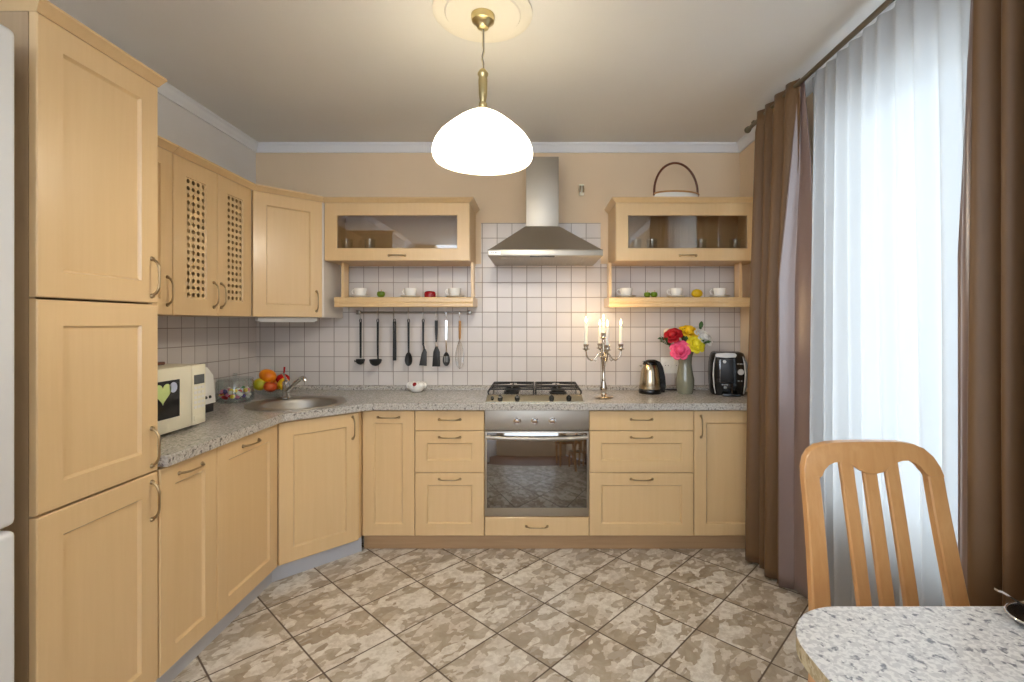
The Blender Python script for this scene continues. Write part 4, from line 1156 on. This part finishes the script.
# dish with a silver spoon on the table
t = thing('serving_dish', 'small black oval dish with a silver rim on the table by the right edge', 'dish', (XP(1052,.90), Y(.90), TZ+.0005))
b = MB(); b.circ([(0,0,.05,0),(0,0,.062,.006),(0,0,.070,.016),(0,0,.066,.016),(0,0,.055,.008),(0,0,.01,.006)], 36, True, True, 1, .75); b.build('bowl_body', M['black'], t, 50)
b = MB(); b.tube([(.070*math.cos(2*PI*i/40), .0525*math.sin(2*PI*i/40), .0175) for i in range(41)], .0024, 8, False); b.build('rim', M['chrome'], t, 60)
t = thing('spoon', 'silver spoon resting on the black dish, handle pointing left', 'spoon', (XP(1042,.90), Y(.92), TZ+.022))
b = MB(); b.loft([[(x-.0, y+.0, z) for x, y, z in ((xx, -w_, zz), (xx, w_, zz), (xx, w_, zz+.004), (xx, -w_, zz+.004))] for xx, w_, zz in ((-.066,.004,.036),(-.060,.006,.035),(-.02,.004,.010),(.02,.003,.0))]); b.build('handle', M['chrome'], t, 50)
b = MB(); b.ball((.042,0,.001), .022, 1, .65, .22, 16, 8); b.build('bowl', M['chrome'], t, 60)
# chair
CS = .93; CHX = 1.029*CS
zm = lambda z: CAMZ-CS*(CAMZ-z)
t = thing('dining_chair', 'beech wooden chair with three back slats at the granite-look table by the window', 'chair', (CHX, Y(1.40*CS), 0))
W = M['chairwood']
# the back leans away from the table: y offset by height
def lean(z): 
    s = max(0, (z-.47)/.5); return -.022 + .100*s**1.1
k = .000852*CS
outer = [(78,165),(80,130),(92,95),(112,70),(140,54),(190,46),(250,43),(320,42),(390,42),(450,43),(490,49),(525,64),(552,90),(570,125),(578,160)]
inner = [(522,160),(518,142),(505,122),(486,108),(462,101),(440,102),(420,108),(404,120),(388,136),(368,148),(345,153),(322,153),(300,148),(278,135),(258,120),(240,110),(220,106),(196,107),(172,116),(152,134),(140,154),(136,170)]
poly = [((x-328.5)*k, zm(.950)-(y-42)*k) for x, y in outer+inner]
b = MB(); b.prism(poly, 'y', -.014, .014)
for v in b.bm.verts: v.co.y += lean(v.co.z) + .012 - .012*(1-(v.co.x/.22)**2)*-1.0
bmesh.ops.bevel(b.bm, geom=[e for e in b.bm.edges if len(e.link_faces)==2 and any(len(f.verts) > 8 for f in e.link_faces)], offset=.004, segments=2, affect='EDGES', profile=.5)
b.build('top_rail', W, t, 40)
def ycurve(x): return .012 + .012*(1-(x/.22)**2)
def strip(pts, w0, w1, th, name):
    """pts: (x, z) centre line"""
    b = MB(); rings = []
    n = len(pts)
    for i, (x, z) in enumerate(pts):
        f = i/(n-1); w_ = w0+(w1-w0)*f; y = lean(z)+ycurve(min(.2,abs(x)))
        e = .004
        rings.append([(x-w_+e, y-th, z),(x+w_-e, y-th, z),(x+w_, y-th+e, z),(x+w_, y+th-e, z),(x+w_-e, y+th, z),(x-w_+e, y+th, z),(x-w_, y+th-e, z),(x-w_, y-th+e, z)])
    b.loft(rings); return b.build(name, W, t, 40)
for xt, xb in ((-.070,-.066), (0,.002), (.068,.072)):
    strip([((xt+(xb-xt)*i/10)*CS, zm(.902)-(zm(.902)-.45)*i/10) for i in range(11)], .0200, .0195, .008, 'back_slat')
for s_ in (-1, 1):
    pts = []
    for i in range(17):
        f = i/16; z = zm(.852-.42*f)
        xo = CS*(.1887 + .016*(max(0,f-.1)/.9)**1.5)
        pts.append((s_*xo, z))
    strip(pts, .0228, .0258, .014, 'back_post')
    # rear leg continues to the floor, sweeping back
    b = MB(); rings = []
    for i in range(9):
        f = i/8; z = .495-.494*f; y = -.008+.085*f**1.6; x = s_*(.1905-.010*f); w_ = .0255-.008*f
        rings.append([(x-w_,y-.016,z),(x+w_,y-.016,z),(x+w_,y+.016,z),(x-w_,y+.016,z)])
    b.loft(rings); b.build('rear_leg', W, t, 40)
    b = MB(); b.loft([[(s_*.18+dx*w_, -.37+dy*w_, z) for dx, dy in ((-1,-1),(1,-1),(1,1),(-1,1))] for z, w_ in ((.001,.015),(.2,.019),(.419,.022))]); b.build('front_leg', W, t, 30)
    MB().box(s_*.185-.011, s_*.185+.011, -.345, -.024, .37, .42, .003).build('side_rail', W, t)
b = MB(); b.prism(rrect(-.205,.205,-.41,-.022,.05), 'z', .4205, .4485, .006); b.build('seat', W, t, 40)
b = MB(); b.prism(rrect(-.19,.19,-.40,-.035,.05), 'z', .449, .478, .012); b.build('seat_cushion', flat('seat_fabric', (196,176,146), .85), t, 50)

# ------------------------------------------------------------------ daylight
wd = bpy.data.worlds.new('sky'); sc.world = wd; wd.use_nodes = True
bg = wd.node_tree.nodes['Background']; bg.inputs[0].default_value = (.80,.89,1.0,1); bg.inputs[1].default_value = 1.6
al = bpy.data.lights.new('window_daylight', 'AREA'); al.shape = 'RECTANGLE'; al.size = 3.2; al.size_y = 3.0
al.energy = 17; al.color = (.95,.96,1.0)
ao = bpy.data.objects.new('window_daylight', al); COL.objects.link(ao)
ao.location = (XR+1.3, (WY0+WY1)/2, 1.5); ao.rotation_euler = (0, PI/2, 0)

# ------------------------------------------------------------------ camera
cam = bpy.data.cameras.new('camera'); co = bpy.data.objects.new('camera', cam); COL.objects.link(co)
cam.sensor_width = 36; cam.lens = 36*F/1024
cam.shift_x = -(535-512)/1024; cam.shift_y = (323-341)/1024
co.location = (0, Y(0), CAMZ); co.rotation_euler = (PI/2, 0, 0)
cam.clip_start = .02
sc.camera = co
sc.view_settings.view_transform = 'Standard'; sc.view_settings.look = 'None'
sc.view_settings.gamma = 1; sc.view_settings.use_curve_mapping = False
sc.view_settings.exposure = 1.76
